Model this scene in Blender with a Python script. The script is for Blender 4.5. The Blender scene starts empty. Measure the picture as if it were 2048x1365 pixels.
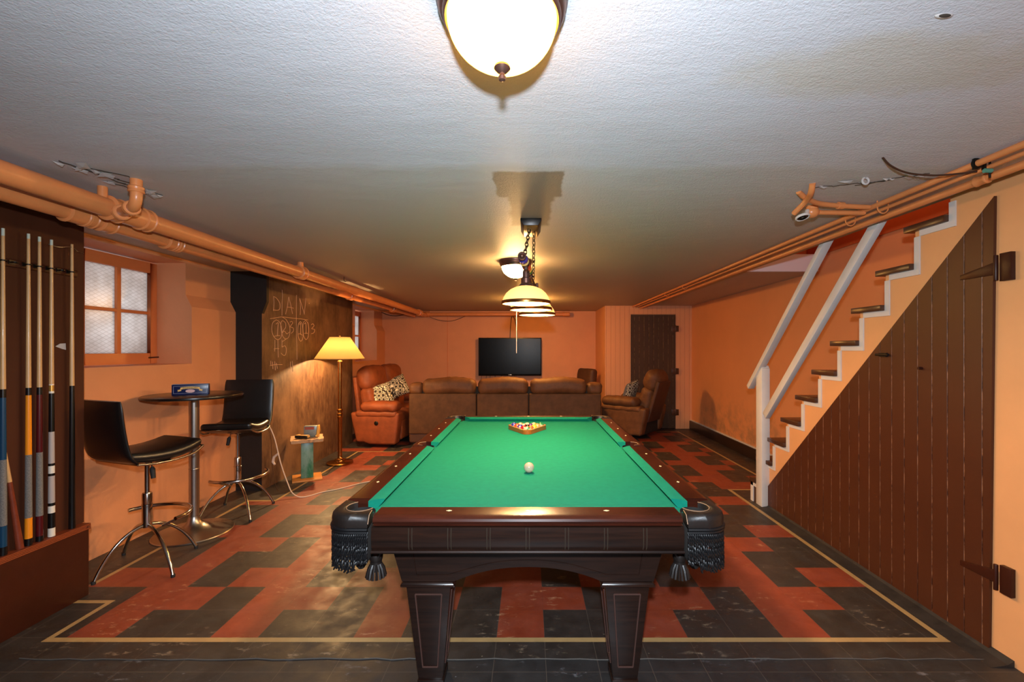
import bpy, bmesh, math, random
from mathutils import Vector, Matrix
random.seed(7)
PI = math.pi
sc = bpy.context.scene
col = sc.collection
H = 1.455            # eye height
F = 875.0            # focal length in pixels of a 2048 wide frame
CX, CY = 1058.0, 700.0
CEIL = H + 0.811
def XA(px, Y): return (px - CX) * Y / F
def ZA(py, Y): return H + (CY - py) * Y / F
def R(d): return math.radians(d)

# ------------------------------------------------------------------ materials
def lin(h):
    h = h.lstrip('#'); o = []
    for i in (0, 2, 4):
        c = int(h[i:i+2], 16) / 255
        o.append(c / 12.92 if c <= 0.04045 else ((c + 0.055) / 1.055) ** 2.4)
    return (o[0], o[1], o[2], 1)
class NT:
    def __init__(s, name):
        s.m = bpy.data.materials.new(name); s.m.use_nodes = True
        s.t = s.m.node_tree; s.n = s.t.nodes; s.l = s.t.links
        s.p = s.n['Principled BSDF']
    def new(s, t, **k):
        n = s.n.new(t)
        for a, b in k.items(): setattr(n, a, b)
        return n
    def link(s, a, b): s.l.new(a, b)
    def coord(s):
        return s.new('ShaderNodeTexCoord').outputs['Object']
    def val(s, sock, v):
        if hasattr(v, 'is_linked') or hasattr(v, 'links'): s.link(v, sock)
        else: sock.default_value = v
    def math(s, op, a, b=0.0, c=None):
        n = s.new('ShaderNodeMath', operation=op)
        s.val(n.inputs[0], a); s.val(n.inputs[1], b)
        if c is not None: s.val(n.inputs[2], c)
        return n.outputs[0]
    def noise(s, vec, scale, detail=3, rough=0.5, sc3=None):
        if sc3:
            mp = s.new('ShaderNodeMapping'); mp.inputs['Scale'].default_value = sc3
            s.link(vec, mp.inputs['Vector']); vec = mp.outputs[0]
        n = s.new('ShaderNodeTexNoise'); n.inputs['Scale'].default_value = scale
        n.inputs['Detail'].default_value = detail; n.inputs['Roughness'].default_value = rough
        s.link(vec, n.inputs['Vector']); return n.outputs['Fac']
    def ramp(s, fac, a, b):
        n = s.new('ShaderNodeMapRange'); n.clamp = True
        s.link(fac, n.inputs['Value']); n.inputs['From Min'].default_value = a; n.inputs['From Max'].default_value = b
        return n.outputs[0]
    def mix(s, fac, a, b):
        n = s.new('ShaderNodeMix', data_type='RGBA')
        s.val(n.inputs[0], fac); s.val(n.inputs[6], a); s.val(n.inputs[7], b)
        return n.outputs[2]
    def bump(s, height, strength=0.3, dist=0.002, prev=None):
        n = s.new('ShaderNodeBump'); n.inputs['Strength'].default_value = strength
        n.inputs['Distance'].default_value = dist
        s.link(height, n.inputs['Height'])
        if prev is not None: s.link(prev, n.inputs['Normal'])
        return n.outputs[0]
    def xyz(s, vec):
        n = s.new('ShaderNodeSeparateXYZ'); s.link(vec, n.inputs[0]); return n.outputs
    def band(s, x, a, b, soft):
        u = s.ramp(x, a - soft, a + soft); v = s.ramp(x, b - soft, b + soft)
        return s.math('SUBTRACT', u, v)

def pbr(name, c, rough=0.5, metal=0.0, var=0.0, vscale=4, vc=None, bump=0.0, bscale=80, bdist=0.002, sc3=None, spec=0.5, coat=0.0, emit=None, es=0.0):
    t = NT(name); p = t.p
    p.inputs['Roughness'].default_value = rough; p.inputs['Metallic'].default_value = metal
    p.inputs['Specular IOR Level'].default_value = spec
    p.inputs['Coat Weight'].default_value = coat
    c = lin(c); p.inputs['Base Color'].default_value = c
    if var > 0 or bump > 0: v = t.coord()
    if var > 0:
        n = t.noise(v, vscale, 5, 0.6, sc3); n = t.ramp(n, 0.35, 0.68)
        c2 = lin(vc) if vc else tuple(x * (1 - var) for x in c[:3]) + (1,)
        t.link(t.mix(t.math('MULTIPLY', n, var if vc else 1.0), c, c2), p.inputs['Base Color'])
    if bump > 0:
        t.link(t.bump(t.noise(v, bscale, 4, 0.6, sc3), bump, bdist), p.inputs['Normal'])
    if emit: p.inputs['Emission Color'].default_value = lin(emit); p.inputs['Emission Strength'].default_value = es
    return t.m

def beadboard(name, c, dark, axis, pitch, rough=0.45, light=None, off=0.0, var=0.12):
    t = NT(name); p = t.p; v = t.coord(); ax = t.xyz(v)[axis]
    x = t.math('FRACT', t.math('DIVIDE', t.math('ADD', ax, 50 + off), pitch))
    d = t.math('ABSOLUTE', t.math('SUBTRACT', x, 0.5))
    g = t.ramp(d, 0.5 - 0.0035 / pitch, 0.5 - 0.001 / pitch)
    n = t.ramp(t.noise(v, 3.0, 5, 0.6), 0.3, 0.75)
    base = t.mix(t.math('MULTIPLY', n, var * 2), lin(c), lin(dark))
    if light:
        w = t.ramp(t.noise(v, 14, 4, 0.7), 0.42, 0.62)
        gc = t.mix(w, lin(dark), lin(light))
        base = t.mix(g, base, gc)
    else: base = t.mix(g, base, lin(dark))
    t.link(base, p.inputs['Base Color']); p.inputs['Roughness'].default_value = rough; p.inputs['Specular IOR Level'].default_value = 0.35
    b1 = t.bump(t.noise(v, 60, 4, 0.6), 0.15, 0.002)
    t.link(t.bump(t.math('SUBTRACT', 1.0, g), 0.7, 0.004, b1), p.inputs['Normal'])
    return t.m

M = {}
M['wall'] = pbr('orange_wall_paint', '#dd9464', 0.55, var=0.10, vscale=2.0, bump=0.25, bscale=35, bdist=0.006)
M['wall_r'] = pbr('orange_wall_paint_right', '#dd925f', 0.55, var=0.14, vscale=1.6, bump=0.2, bscale=30, bdist=0.005)
t = NT('orange_wall_paint_damp'); v = t.coord(); x, y, z = t.xyz(v)
base = t.mix(t.math('MULTIPLY', t.ramp(t.noise(v, 1.6, 5, .6), .35, .68), .14), lin('#dd925f'), lin('#a86a42'))
low = t.math('MULTIPLY', t.math('SUBTRACT', 1.0, t.ramp(z, .25, .85)), t.band(y, 5.0, 7.6, .4))
spots = t.ramp(t.noise(v, 5, 6, .7), .44, .62)
base = t.mix(t.math('MULTIPLY', t.math('MULTIPLY', low, spots), .6), base, lin('#7d6a50'))
t.link(base, t.p.inputs['Base Color']); t.p.inputs['Roughness'].default_value = .55
t.link(t.bump(t.noise(v, 30, 4, .6), .2, .005), t.p.inputs['Normal']); M['wall_r'] = t.m
M['trim_orange'] = pbr('orange_gloss_trim_paint', '#dd8046', 0.4, var=0.1, bump=0.1, bscale=50)
M['pipe'] = pbr('orange_gloss_pipe_paint', '#dc884f', 0.32, var=0.12, vscale=9, bump=0.12, bscale=60, bdist=0.002)
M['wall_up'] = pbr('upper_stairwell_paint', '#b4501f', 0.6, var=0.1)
M['panelbrown'] = pbr('dark_brown_panel_paint', '#4a2514', 0.6, spec=.2, var=0.25, vscale=5, bump=0.1, bscale=40, sc3=(1, 1, .15))
M['panelred'] = pbr('red_brown_panel_paint', '#3a160b', 0.4, spec=.3, var=0.2, vscale=6, bump=0.15, bscale=60)
M['ledge'] = beadboard('ribbed_orange_trim', '#a4522c', '#6b2f17', 2, 0.008)
M['bead_brown'] = beadboard('dark_brown_beadboard_stairs', '#4c2513', '#33150a', 1, 0.0885, 0.42, '#95694f')
M['bead_door'] = beadboard('dark_brown_beadboard_door', '#46301f', '#241408', 0, 0.0885, 0.45, '#8a6a50')
M['bead_orange'] = beadboard('orange_beadboard', '#dd9b6f', '#c58560', 0, 0.085, 0.5, var=0.05)
M['plank_orange'] = beadboard('orange_vertical_boards', '#e0a06b', '#c58550', 1, 0.16, 0.45, var=0.06, off=0.055)
M['white'] = pbr('white_gloss_trim_paint', '#d8cfc8', 0.4, var=0.1, bump=0.08, bscale=30)
M['soffit'] = pbr('soffit_paint', '#cdbfc4', 0.6)
M['tread'] = pbr('dark_brown_tread_paint', '#4a2c1c', 0.3, var=0.2)
M['basebd'] = pbr('black_brown_baseboard_paint', '#33211a', 0.35, var=0.2)
M['black_paint'] = pbr('black_wall_paint', '#171616', 0.6, var=0.2, bump=0.3, bscale=25, bdist=0.005)

# chalkboard wall
t = NT('chalk_dusted_board_paint'); v = t.coord()
n1 = t.ramp(t.noise(v, 1.6, 6, 0.65, (1, 1, .8)), 0.42, 0.66)
n2 = t.ramp(t.noise(v, 26, 5, 0.7, (1, 1, .25)), 0.35, 0.75)
b = t.mix(n1, lin('#3c2114'), lin('#7d5b3f'))
b = t.mix(t.math('MULTIPLY', n2, 0.35), b, lin('#94714e'))
t.link(b, t.p.inputs['Base Color']); t.p.inputs['Roughness'].default_value = 0.55
t.link(t.bump(t.noise(v, 18, 5, 0.7, (1, 1, .4)), 0.35, 0.006), t.p.inputs['Normal']); M['board'] = t.m
M['chalk'] = pbr('chalk_strokes', '#d0aa86', 0.9)

# ceiling
t = NT('ceiling_stipple_paint'); v = t.coord(); x, y, z = t.xyz(v)
w = t.noise(v, 2.2, 4, 0.6); wy = t.math('ADD', y, t.math('MULTIPLY', t.math('SUBTRACT', w, 0.5), 0.16))
wx = t.math('ADD', x, t.math('MULTIPLY', t.math('SUBTRACT', t.noise(v, 9, 3, 0.6), 0.5), 0.05))
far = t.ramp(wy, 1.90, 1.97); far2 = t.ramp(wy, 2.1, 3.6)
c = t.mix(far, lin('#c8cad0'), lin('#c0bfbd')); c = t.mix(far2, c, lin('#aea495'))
blot = t.ramp(t.noise(v, 1.3, 5, 0.6), 0.45, 0.7); c = t.mix(t.math('MULTIPLY', blot, 0.14), c, lin('#9a9288'))
wy2 = t.math('ADD', y, t.math('MULTIPLY', t.math('SUBTRACT', t.noise(v, 14, 3, 0.6), 0.5), 0.05))
patch = t.math('MAXIMUM', t.math('MULTIPLY', t.band(wx, -0.168, 0.165, 0.006), t.band(wy2, 1.99, 2.32, 0.012)), t.math('MULTIPLY', t.band(wx, -0.11, 0.13, 0.01), t.band(wy2, 2.2, 2.86, 0.03)))
c = t.mix(patch, c, lin('#857c6e'))
# beige damp stain on the right
dx = t.math('DIVIDE', t.math('SUBTRACT', x, 1.02), 0.40); dy = t.math('DIVIDE', t.math('SUBTRACT', y, 1.26), 0.15)
rr = t.math('ADD', t.math('MULTIPLY', dx, dx), t.math('MULTIPLY', dy, dy))
rr = t.math('ADD', rr, t.math('MULTIPLY', t.math('SUBTRACT', t.noise(v, 4, 5, 0.7), 0.5), 3.0))
st = t.math('SUBTRACT', 1.0, t.ramp(rr, 0.5, 1.3)); c = t.mix(t.math('MULTIPLY', st, 0.55), c, lin('#bdb5a2'))
t.link(c, t.p.inputs['Base Color']); t.p.inputs['Roughness'].default_value = 0.5
h1 = t.noise(v, 130, 3, 0.6)
b1 = t.bump(h1, 0.55, 0.004); b2 = t.bump(t.noise(v, 3.0, 4, 0.6, (1, 2.5, 1)), 0.12, 0.03, b1)
t.link(t.bump(far, 0.3, 0.004, b2), t.p.inputs['Normal']); M['ceil'] = t.m

# floor
X0, TX, Y0, TY = 0.078, 0.2415, 2.21, 0.236
def tile(name, c, c2, scuff, rough):
    t = NT(name); v = t.coord(); x, y, z = t.xyz(v)
    fx = t.math('ABSOLUTE', t.math('SUBTRACT', t.math('FRACT', t.math('ADD', t.math('DIVIDE', t.math('SUBTRACT', x, X0), TX), 40.5)), 0.5))
    fy = t.math('ABSOLUTE', t.math('SUBTRACT', t.math('FRACT', t.math('ADD', t.math('DIVIDE', t.math('SUBTRACT', y, Y0), TY), 40.5)), 0.5))
    s = t.math('SUBTRACT', 1.0, t.ramp(t.math('MINIMUM', fx, fy), 0.003, 0.008))
    n = t.noise(v, 7, 6, 0.65); c_ = t.mix(t.ramp(n, 0.3, 0.7), lin(c), lin(c2))
    sn = t.ramp(t.noise(v, 16, 7, 0.72, (.7, 1.6, 1)), 0.56, 0.66)
    msk = t.ramp(t.noise(v, 3, 3, 0.5), 0.5, 0.62)
    c_ = t.mix(t.math('MULTIPLY', t.math('MULTIPLY', sn, msk), 0.75), c_, lin(scuff))
    dots = t.ramp(t.noise(v, 48, 2, 0.5), 0.72, 0.76); c_ = t.mix(t.math('MULTIPLY', dots, 0.5), c_, lin(scuff))
    c_ = t.mix(t.math('MULTIPLY', s, 0.45), c_, lin('#6a5a4c' if name != 'red_floor_tile' else '#5c2a1a'))
    t.link(c_, t.p.inputs['Base Color'])
    t.link(t.ramp(t.noise(v, 8, 5, 0.6), -rough * 1.2, 1.0 + rough), t.p.inputs['Roughness'])
    t.p.inputs['Roughness'].default_value = rough; t.p.inputs['Specular IOR Level'].default_value = 0.9
    b1 = t.bump(t.noise(v, 6, 4, 0.6), 0.25, 0.008)
    t.link(t.bump(s, -0.3, 0.002, b1), t.p.inputs['Normal'])
    return t.m
M['tile_red'] = tile('red_floor_tile', '#8c3a20', '#7a2f1a', '#c08c66', 0.24)
M['tile_black'] = tile('black_floor_tile', '#332a24', '#241f1c', '#97826a', 0.24)
M['slab'] = tile('grey_black_slab', '#2a2827', '#1f1d1d', '#77767a', 0.4)
M['stripe'] = pbr('tan_floor_stripe', '#b0905f', 0.4, var=0.2, vscale=10)

M['felt'] = pbr('green_billiard_cloth', '#0f7863', 0.95, var=0.12, vscale=30, bump=0.1, bscale=600, bdist=0.001, spec=0.1)
t = NT('mahogany_gloss_wood'); v = t.coord()
n = t.ramp(t.noise(v, 10, 6, 0.65, (.35, .35, 5)), 0.3, 0.7)
t.link(t.mix(n, lin('#260f09'), lin('#431c10')), t.p.inputs['Base Color']); t.p.inputs['Roughness'].default_value = 0.26; t.p.inputs['Specular IOR Level'].default_value = 0.3; M['wood_rail'] = t.m
t = NT('espresso_table_wood'); v = t.coord()
n = t.ramp(t.noise(v, 9, 6, 0.65, (.4, .4, 7)), 0.3, 0.7)
t.link(t.mix(n, lin('#140b08'), lin('#27160f')), t.p.inputs['Base Color']); t.p.inputs['Roughness'].default_value = 0.28; M['wood_dark'] = t.m
M['moulding'] = pbr('dark_gloss_moulding', '#46302a', .2)
M['groove'] = pbr('groove_edge_glint', '#332a22', .3)  # lighter brown paints in the light that groove edges catch
M['sight'] = pbr('ivory_inlay', '#e8d6a8', 0.3)
M['leather_blk'] = pbr('black_pocket_leather', '#1a1310', 0.45, var=0.2, bump=0.3, bscale=90)
M['iron_edge'] = pbr('worn_tan_leather_edge', '#86674e', 0.5)
M['fringe'] = pbr('black_twisted_cord', '#0c0c0e', 0.45, spec=0.45)
M['ivory'] = pbr('ivory_ball', '#b9aa8e', 0.12, coat=0.5)
M['rackwood'] = pbr('honey_gloss_wood', '#96541a', 0.3, var=0.25, vscale=14, sc3=(.4, .4, 3), coat=0.3)
M['leather_stool'] = pbr('black_stool_leather', '#141212', 0.32, bump=0.15, bscale=120)
M['chrome'] = pbr('chrome', '#b9b3ad', 0.16, 1.0)
M['steel'] = pbr('brushed_steel', '#a59d96', 0.33, 1.0, bump=0.1, bscale=200)
M['laminate'] = pbr('dark_table_laminate', '#2f211a', 0.28)
M['edge_blk'] = pbr('black_edge_band', '#121110', 0.3)
M['brass'] = pbr('aged_brass', '#a8763f', 0.25, 1.0, var=0.3, vscale=12)
M['bronze'] = pbr('oil_rubbed_bronze', '#6e4f44', 0.35, 0.75, var=0.3, vscale=10)
M['blackmetal'] = pbr('black_metal', '#17130f', 0.35, 0.4)
M['suede_o'] = pbr('rust_suede_upholstery', '#8a4422', 0.6, var=0.35, vscale=7, bump=0.35, bscale=45, bdist=0.004, spec=0.35)
M['suede_b'] = pbr('brown_suede_upholstery', '#6d4529', 0.6, var=0.35, vscale=9, bump=0.35, bscale=50, bdist=0.004, spec=0.35)
M['suede_d'] = pbr('dark_brown_suede_panel', '#5a3a22', 0.7, var=0.3, vscale=11, bump=0.2, bscale=90, bdist=0.002, spec=0.3)
M['suede_k'] = pbr('chocolate_suede', '#4c2c1c', 0.65, var=0.3, vscale=9, bump=0.2, bscale=60)
M['gap'] = pbr('dark_lining', '#16100c', 0.8)
M['screen'] = pbr('tv_screen', '#050506', 0.25, spec=0.12)
M['plastic_k'] = pbr('black_gloss_plastic', '#0f0f10', 0.25)
M['rubber'] = pbr('black_rubber', '#1a1816', 0.7)
M['cord_w'] = pbr('off_white_cord', '#cdb6a4', 0.5)
M['cord_b'] = pbr('dark_cord', '#3a2013', 0.5)
M['cord_k'] = pbr('black_cord', '#15100d', 0.5)
M['porcelain'] = pbr('white_porcelain', '#d9cfc4', 0.25)
M['verdigris'] = pbr('verdigris_clamp', '#4f8c78', 0.6)
M['plaster'] = pbr('flaking_plaster', '#b3aca8', 0.7)
M['crack'] = pbr('dark_crack', '#33291f', 0.9)
t = NT('green_marble'); v = t.coord()
n = t.ramp(t.noise(v, 9, 7, 0.7, (1, 1, .35)), 0.45, 0.62)
t.link(t.mix(n, lin('#6f8f80'), lin('#1f6a4a')), t.p.inputs['Base Color']); t.p.inputs['Roughness'].default_value = 0.35; M['marble_g'] = t.m
M['stone'] = pbr('rough_tan_stone', '#c39a72', 0.7, var=0.3, vscale=20, bump=0.8, bscale=18, bdist=0.02)
M['stone_o'] = pbr('orange_stone_slab', '#c8843c', 0.5, var=0.2, vscale=12)
M['silver'] = pbr('silver_grey_plastic', '#8f9a9c', 0.35, 0.3, var=0.3, vscale=14, vc='#3f4d2c')
M['yellow'] = pbr('yellow_plastic', '#e0a646', 0.4)
M['redplastic'] = pbr('dull_red_label', '#9a4a3c', 0.5)
M['tanpaper'] = pbr('tan_card', '#c99a5a', 0.6)
M['blue_box'] = pbr('navy_printed_tin', '#141f4e', 0.3, var=0.2, vscale=20)
M['blue_edge'] = pbr('pale_blue_tin_line', '#8d94ae', 0.4)
M['banner'] = pbr('gold_banner_print', '#d9b46a', 0.5)
M['tin_oval'] = pbr('pale_pink_oval_print', '#c9a9ad', 0.5)
M['ink'] = pbr('dark_print', '#1a1416', 0.5)
M['clear'] = pbr('tin_plate', '#57534f', 0.3, 0.5)
# patterned pillow
t = NT('trellis_pillow_fabric'); v = t.coord(); vo = t.new('ShaderNodeTexVoronoi', feature='DISTANCE_TO_EDGE')
mp = t.new('ShaderNodeMapping'); mp.inputs['Scale'].default_value = (1, .6, 1); t.link(v, mp.inputs[0])
vo.inputs['Scale'].default_value = 17; vo.inputs['Randomness'].default_value = 0.35; t.link(mp.outputs[0], vo.inputs['Vector'])
e = t.math('SUBTRACT', t.ramp(vo.outputs['Distance'], 0.07, 0.09), t.ramp(vo.outputs['Distance'], 0.19, 0.21))
t.link(t.mix(e, lin('#3f352c'), lin('#e6d9bd')), t.p.inputs['Base Color']); t.p.inputs['Roughness'].default_value = 0.9; M['pillow'] = t.m
M['pillow_back'] = pbr('grey_blue_pillow_back', '#55576a', 0.85)
# glass with wire mesh, daylight behind
t = NT('frosted_wired_glass'); v = t.coord(); x, y, z = t.xyz(v)
def mesh_line(u, w_):
    f = t.math('ABSOLUTE', t.math('SUBTRACT', t.math('FRACT', u), 0.5)); return t.ramp(f, 0.5 - w_, 0.5 - w_ * .4)
u1 = t.math('MULTIPLY', t.math('ADD', t.math('MULTIPLY', y, 1.0), t.math('MULTIPLY', z, 1.9)), 17.0)
u2 = t.math('MULTIPLY', t.math('SUBTRACT', t.math('MULTIPLY', y, 1.0), t.math('MULTIPLY', z, 1.9)), 17.0)
u1 = t.math('ADD', u1, 200.0); u2 = t.math('ADD', u2, 200.0)
ml = t.math('MAXIMUM', mesh_line(u1, 0.09), mesh_line(u2, 0.09))
gcol = t.mix(t.ramp(t.noise(v, 5, 4, 0.6), 0.35, 0.7), lin('#e6e2e0'), lin('#c9c2bd'))
gcol = t.mix(t.math('MULTIPLY', ml, 0.35), gcol, lin('#8d8078'))
tr = t.new('ShaderNodeBsdfTranslucent'); t.link(gcol, tr.inputs[0])
gl = t.new('ShaderNodeBsdfGlossy'); gl.inputs['Roughness'].default_value = 0.2
ms = t.new('ShaderNodeMixShader'); ms.inputs[0].default_value = 0.03; t.link(tr.outputs[0], ms.inputs[1]); t.link(gl.outputs[0], ms.inputs[2])
t.link(ms.outputs[0], t.n['Material Output'].inputs['Surface']); M['glass'] = t.m

def shade_mat(name, c, emit, es, trans=0.5):
    t = NT(name)
    tr = t.new('ShaderNodeBsdfTranslucent'); tr.inputs[0].default_value = lin(c)
    df = t.new('ShaderNodeBsdfDiffuse'); df.inputs[0].default_value = lin(c)
    m1 = t.new('ShaderNodeMixShader'); m1.inputs[0].default_value = 1 - trans
    t.link(tr.outputs[0], m1.inputs[1]); t.link(df.outputs[0], m1.inputs[2])
    em = t.new('ShaderNodeEmission'); em.inputs[0].default_value = lin(emit); em.inputs[1].default_value = es
    ad = t.new('ShaderNodeAddShader'); t.link(m1.outputs[0], ad.inputs[0]); t.link(em.outputs[0], ad.inputs[1])
    t.link(ad.outputs[0], t.n['Material Output'].inputs['Surface']); return t.m
M['dome'] = shade_mat('lit_alabaster_glass', '#ffe6a0', '#ffb044', 15, 0.6)
M['dome2'] = shade_mat('lit_frosted_bowl', '#ffe6b0', '#ffca85', 110, 0.6)
M['dome3'] = shade_mat('lit_frosted_bowl_back', '#ffe6b0', '#ffb860', 260, 0.6)
M['pool_shade'] = shade_mat('lit_amber_pool_glass', '#e8cf9a', '#ffca80', 0.7, 0.5)
M['lampshade'] = shade_mat('lit_cream_lampshade', '#a49674', '#ffb850', 0.2, 0.55)
M['bulb'] = pbr('lit_bulb', '#ffffff', 0.5, emit='#ffd08a', es=45)
# ------------------------------------------------------------------ mesh builder
class MB:
    def __init__(s): s.v = []; s.f = []; s.i = []; s.sm = []
    def add(s, vs, fs, mi=0, mat=None, smooth=True):
        o = len(s.v)
        s.v += [tuple(mat @ Vector(p)) if mat is not None else tuple(p) for p in vs]
        s.f += [tuple(o + k for k in f) for f in fs]; s.i += [mi] * len(fs); s.sm += [smooth] * len(fs); return s
    def box(s, a, b, mi=0, mat=None):
        x0, y0, z0 = a; x1, y1, z1 = b
        x0, x1 = min(x0, x1), max(x0, x1); y0, y1 = min(y0, y1), max(y0, y1); z0, z1 = min(z0, z1), max(z0, z1)
        return s.add([(x0,y0,z0),(x1,y0,z0),(x1,y1,z0),(x0,y1,z0),(x0,y0,z1),(x1,y0,z1),(x1,y1,z1),(x0,y1,z1)],
            [(0,3,2,1),(4,5,6,7),(0,1,5,4),(1,2,6,5),(2,3,7,6),(3,0,4,7)], mi, mat, False)
    def cbox(s, c, sz, mi=0, mat=None):
        return s.box([c[k] - sz[k] / 2 for k in range(3)], [c[k] + sz[k] / 2 for k in range(3)], mi, mat)
    def prism(s, poly, axis, a, b, mi=0, capmi=None, mat=None, smooth=False):
        n = len(poly); vs = []
        for t_ in (a, b):
            for p in poly:
                if axis == 'y': vs.append((p[0], t_, p[1]))
                elif axis == 'x': vs.append((t_, p[0], p[1]))
                else: vs.append((p[0], p[1], t_))
        fs = [(k, (k + 1) % n, n + (k + 1) % n, n + k) for k in range(n)]
        s.add(vs, fs, mi, mat, smooth)
        o = len(s.v) - 2 * n
        s.f += [tuple(range(o + n - 1, o - 1, -1)), tuple(range(o + n, o + 2 * n))]
        cm = mi if capmi is None else capmi; s.i += [cm, cm]; s.sm += [False, False]; return s
    def lathe(s, prof, c=(0, 0, 0), n=32, mi=0, mat=None, close=False):
        vs = []; fs = []
        for r, z in prof:
            for k in range(n): vs.append((c[0] + r * math.cos(2 * PI * k / n), c[1] + r * math.sin(2 * PI * k / n), c[2] + z))
        m = len(prof)
        for j in range(m - 1):
            for k in range(n):
                fs.append((j * n + k, j * n + (k + 1) % n, (j + 1) * n + (k + 1) % n, (j + 1) * n + k))
        if close:
            fs.append(tuple(range(n - 1, -1, -1))); fs.append(tuple((m - 1) * n + k for k in range(n)))
        return s.add(vs, fs, mi, mat)
    def tube(s, path, r, n=10, mi=0, mat=None, cap=True):
        P = [Vector(p) for p in path]; m = len(P); vs = []; fs = []
        rr = r if isinstance(r, (list, tuple)) else [r] * m
        up = None
        for j in range(m):
            d = (P[min(j + 1, m - 1)] - P[max(j - 1, 0)]).normalized()
            if up is None:
                up = Vector((0, 0, 1)) if abs(d.z) < 0.9 else Vector((1, 0, 0))
            a = (up - d * up.dot(d)).normalized(); b = d.cross(a); up = a
            for k in range(n):
                an = 2 * PI * k / n; vs.append(P[j] + (a * math.cos(an) + b * math.sin(an)) * rr[j])
        for j in range(m - 1):
            for k in range(n): fs.append((j * n + k, j * n + (k + 1) % n, (j + 1) * n + (k + 1) % n, (j + 1) * n + k))
        if cap: fs.append(tuple(range(n - 1, -1, -1))); fs.append(tuple((m - 1) * n + k for k in range(n)))
        return s.add(vs, fs, mi, mat)
    def cyl(s, a, b, r, n=24, mi=0, mat=None): return s.tube([a, b], r, n, mi, mat)
    def sphere(s, c, r, mi=0, n=20, sc3=(1, 1, 1), mat=None):
        prof = [(max(1e-5, r * math.sin(PI * k / n)), -r * math.cos(PI * k / n)) for k in range(n + 1)]
        vs = []; fs = []; N = n * 2 if n < 16 else 28
        for q, z in prof:
            for k in range(N): vs.append((c[0] + sc3[0] * q * math.cos(2 * PI * k / N), c[1] + sc3[1] * q * math.sin(2 * PI * k / N), c[2] + sc3[2] * z))
        for j in range(n):
            for k in range(N): fs.append((j * N + k, j * N + (k + 1) % N, (j + 1) * N + (k + 1) % N, (j + 1) * N + k))
        return s.add(vs, fs, mi, mat)
    def puff(s, c, sz, r, crown=(0, 0, 0), mi=0, mat=None, n=7, fn=None):
        """rounded box with bulging faces"""
        h = [q / 2 for q in sz]; r = min(r, *[q * 0.98 for q in h])
        def ax(k):
            i = h[k] - r
            L = [-h[k], -i - r * .62, -i - r * .27]
            L += [-i + 2 * i * q / (n - 1) for q in range(n)]
            L += [i + r * .27, i + r * .62, h[k]]
            return L
        A = [ax(0), ax(1), ax(2)]
        def pt(p):
            q = [max(-(h[k] - r), min(h[k] - r, p[k])) for k in range(3)]
            d = Vector([p[k] - q[k] for k in range(3)])
            if d.length > 1e-9: d.normalize()
            o = Vector(q) + d * r
            for k in range(3):
                a, b = (k + 1) % 3, (k + 2) % 3
                w = max(0, 1 - (o[a] / h[a]) ** 2) * max(0, 1 - (o[b] / h[b]) ** 2)
                o[k] += (1 if o[k] > 0 else -1) * crown[k] * w * (abs(o[k]) / h[k])
            if fn: o = Vector(fn(o))
            return (o[0] + c[0], o[1] + c[1], o[2] + c[2])
        for k in range(3):
            a, b = (k + 1) % 3, (k + 2) % 3
            for sg in (-1, 1):
                vs = []; na, nb = len(A[a]), len(A[b])
                for u in A[a]:
                    for w in A[b]:
                        p = [0, 0, 0]; p[k] = sg * h[k]; p[a] = u; p[b] = w; vs.append(pt(p))
                fs = []
                for i in range(na - 1):
                    for j in range(nb - 1):
                        q = (i * nb + j, (i + 1) * nb + j, (i + 1) * nb + j + 1, i * nb + j + 1)
                        fs.append(q if sg > 0 else q[::-1])
                s.add(vs, fs, mi, mat)
        return s
    def build(s, name, mats, parent=None, angle=40, loc=None, bevel=0.0, merge=True):
        me = bpy.data.meshes.new(name)
        off = Vector((0, 0, 0))
        if parent is not None:
            p = parent
            while p is not None:
                if p.get('_world'): off += Vector(p['_world'])
                p = p.parent
        me.from_pydata([tuple(Vector(q) - off) for q in s.v], [], s.f)
        if not isinstance(mats, (list, tuple)): mats = [mats]
        for m in mats: me.materials.append(m)
        for k, pl in enumerate(me.polygons): pl.material_index = s.i[k]; pl.use_smooth = s.sm[k]
        bm = bmesh.new(); bm.from_mesh(me)
        if merge: bmesh.ops.remove_doubles(bm, verts=bm.verts, dist=1e-5)
        bmesh.ops.recalc_face_normals(bm, faces=bm.faces)
        if bevel > 0:
            ed = [e for e in bm.edges if len(e.link_faces) == 2 and e.calc_face_angle(0) > 0.6]
            bmesh.ops.bevel(bm, geom=ed, offset=bevel, segments=2, affect='EDGES', profile=0.5, clamp_overlap=True)
            for f in bm.faces: f.smooth = True
        for e in bm.edges:
            if len(e.link_faces) == 2 and e.calc_face_angle(0) > R(angle): e.smooth = False
        bm.to_mesh(me); bm.free(); me.update()
        o = bpy.data.objects.new(name, me); col.objects.link(o)
        if parent is not None: o.parent = parent
        return o

def tag(o, label, cat, group=None):
    o['label'] = label; o['category'] = cat
    if group: o['group'] = group
    return o
def struct(o): o['kind'] = 'structure'; return o
def thing(name, label, cat, loc=(0, 0, 0), rz=0.0, group=None, local=False):
    """Empty at the thing's base. local=False: parts are given in room coordinates."""
    o = bpy.data.objects.new(name, None); col.objects.link(o); o.empty_display_size = 0.1
    o.location = loc; o.rotation_euler = (0, 0, rz)
    if not local: o['_world'] = list(loc)
    tag(o, label, cat, group); return o
def sempty(name, loc=(0, 0, 0)):
    o = bpy.data.objects.new(name, None); col.objects.link(o); o.location = loc; o['_world'] = list(loc); o['kind'] = 'structure'; return o
def copy_tree(o, parent=None):
    c = o.copy(); col.objects.link(c); c.parent = parent
    for ch in list(o.children): copy_tree(ch, c)
    return c
def T(x, y, z): return Matrix.Translation((x, y, z))
def RX(a): return Matrix.Rotation(R(a), 4, 'X')
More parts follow.
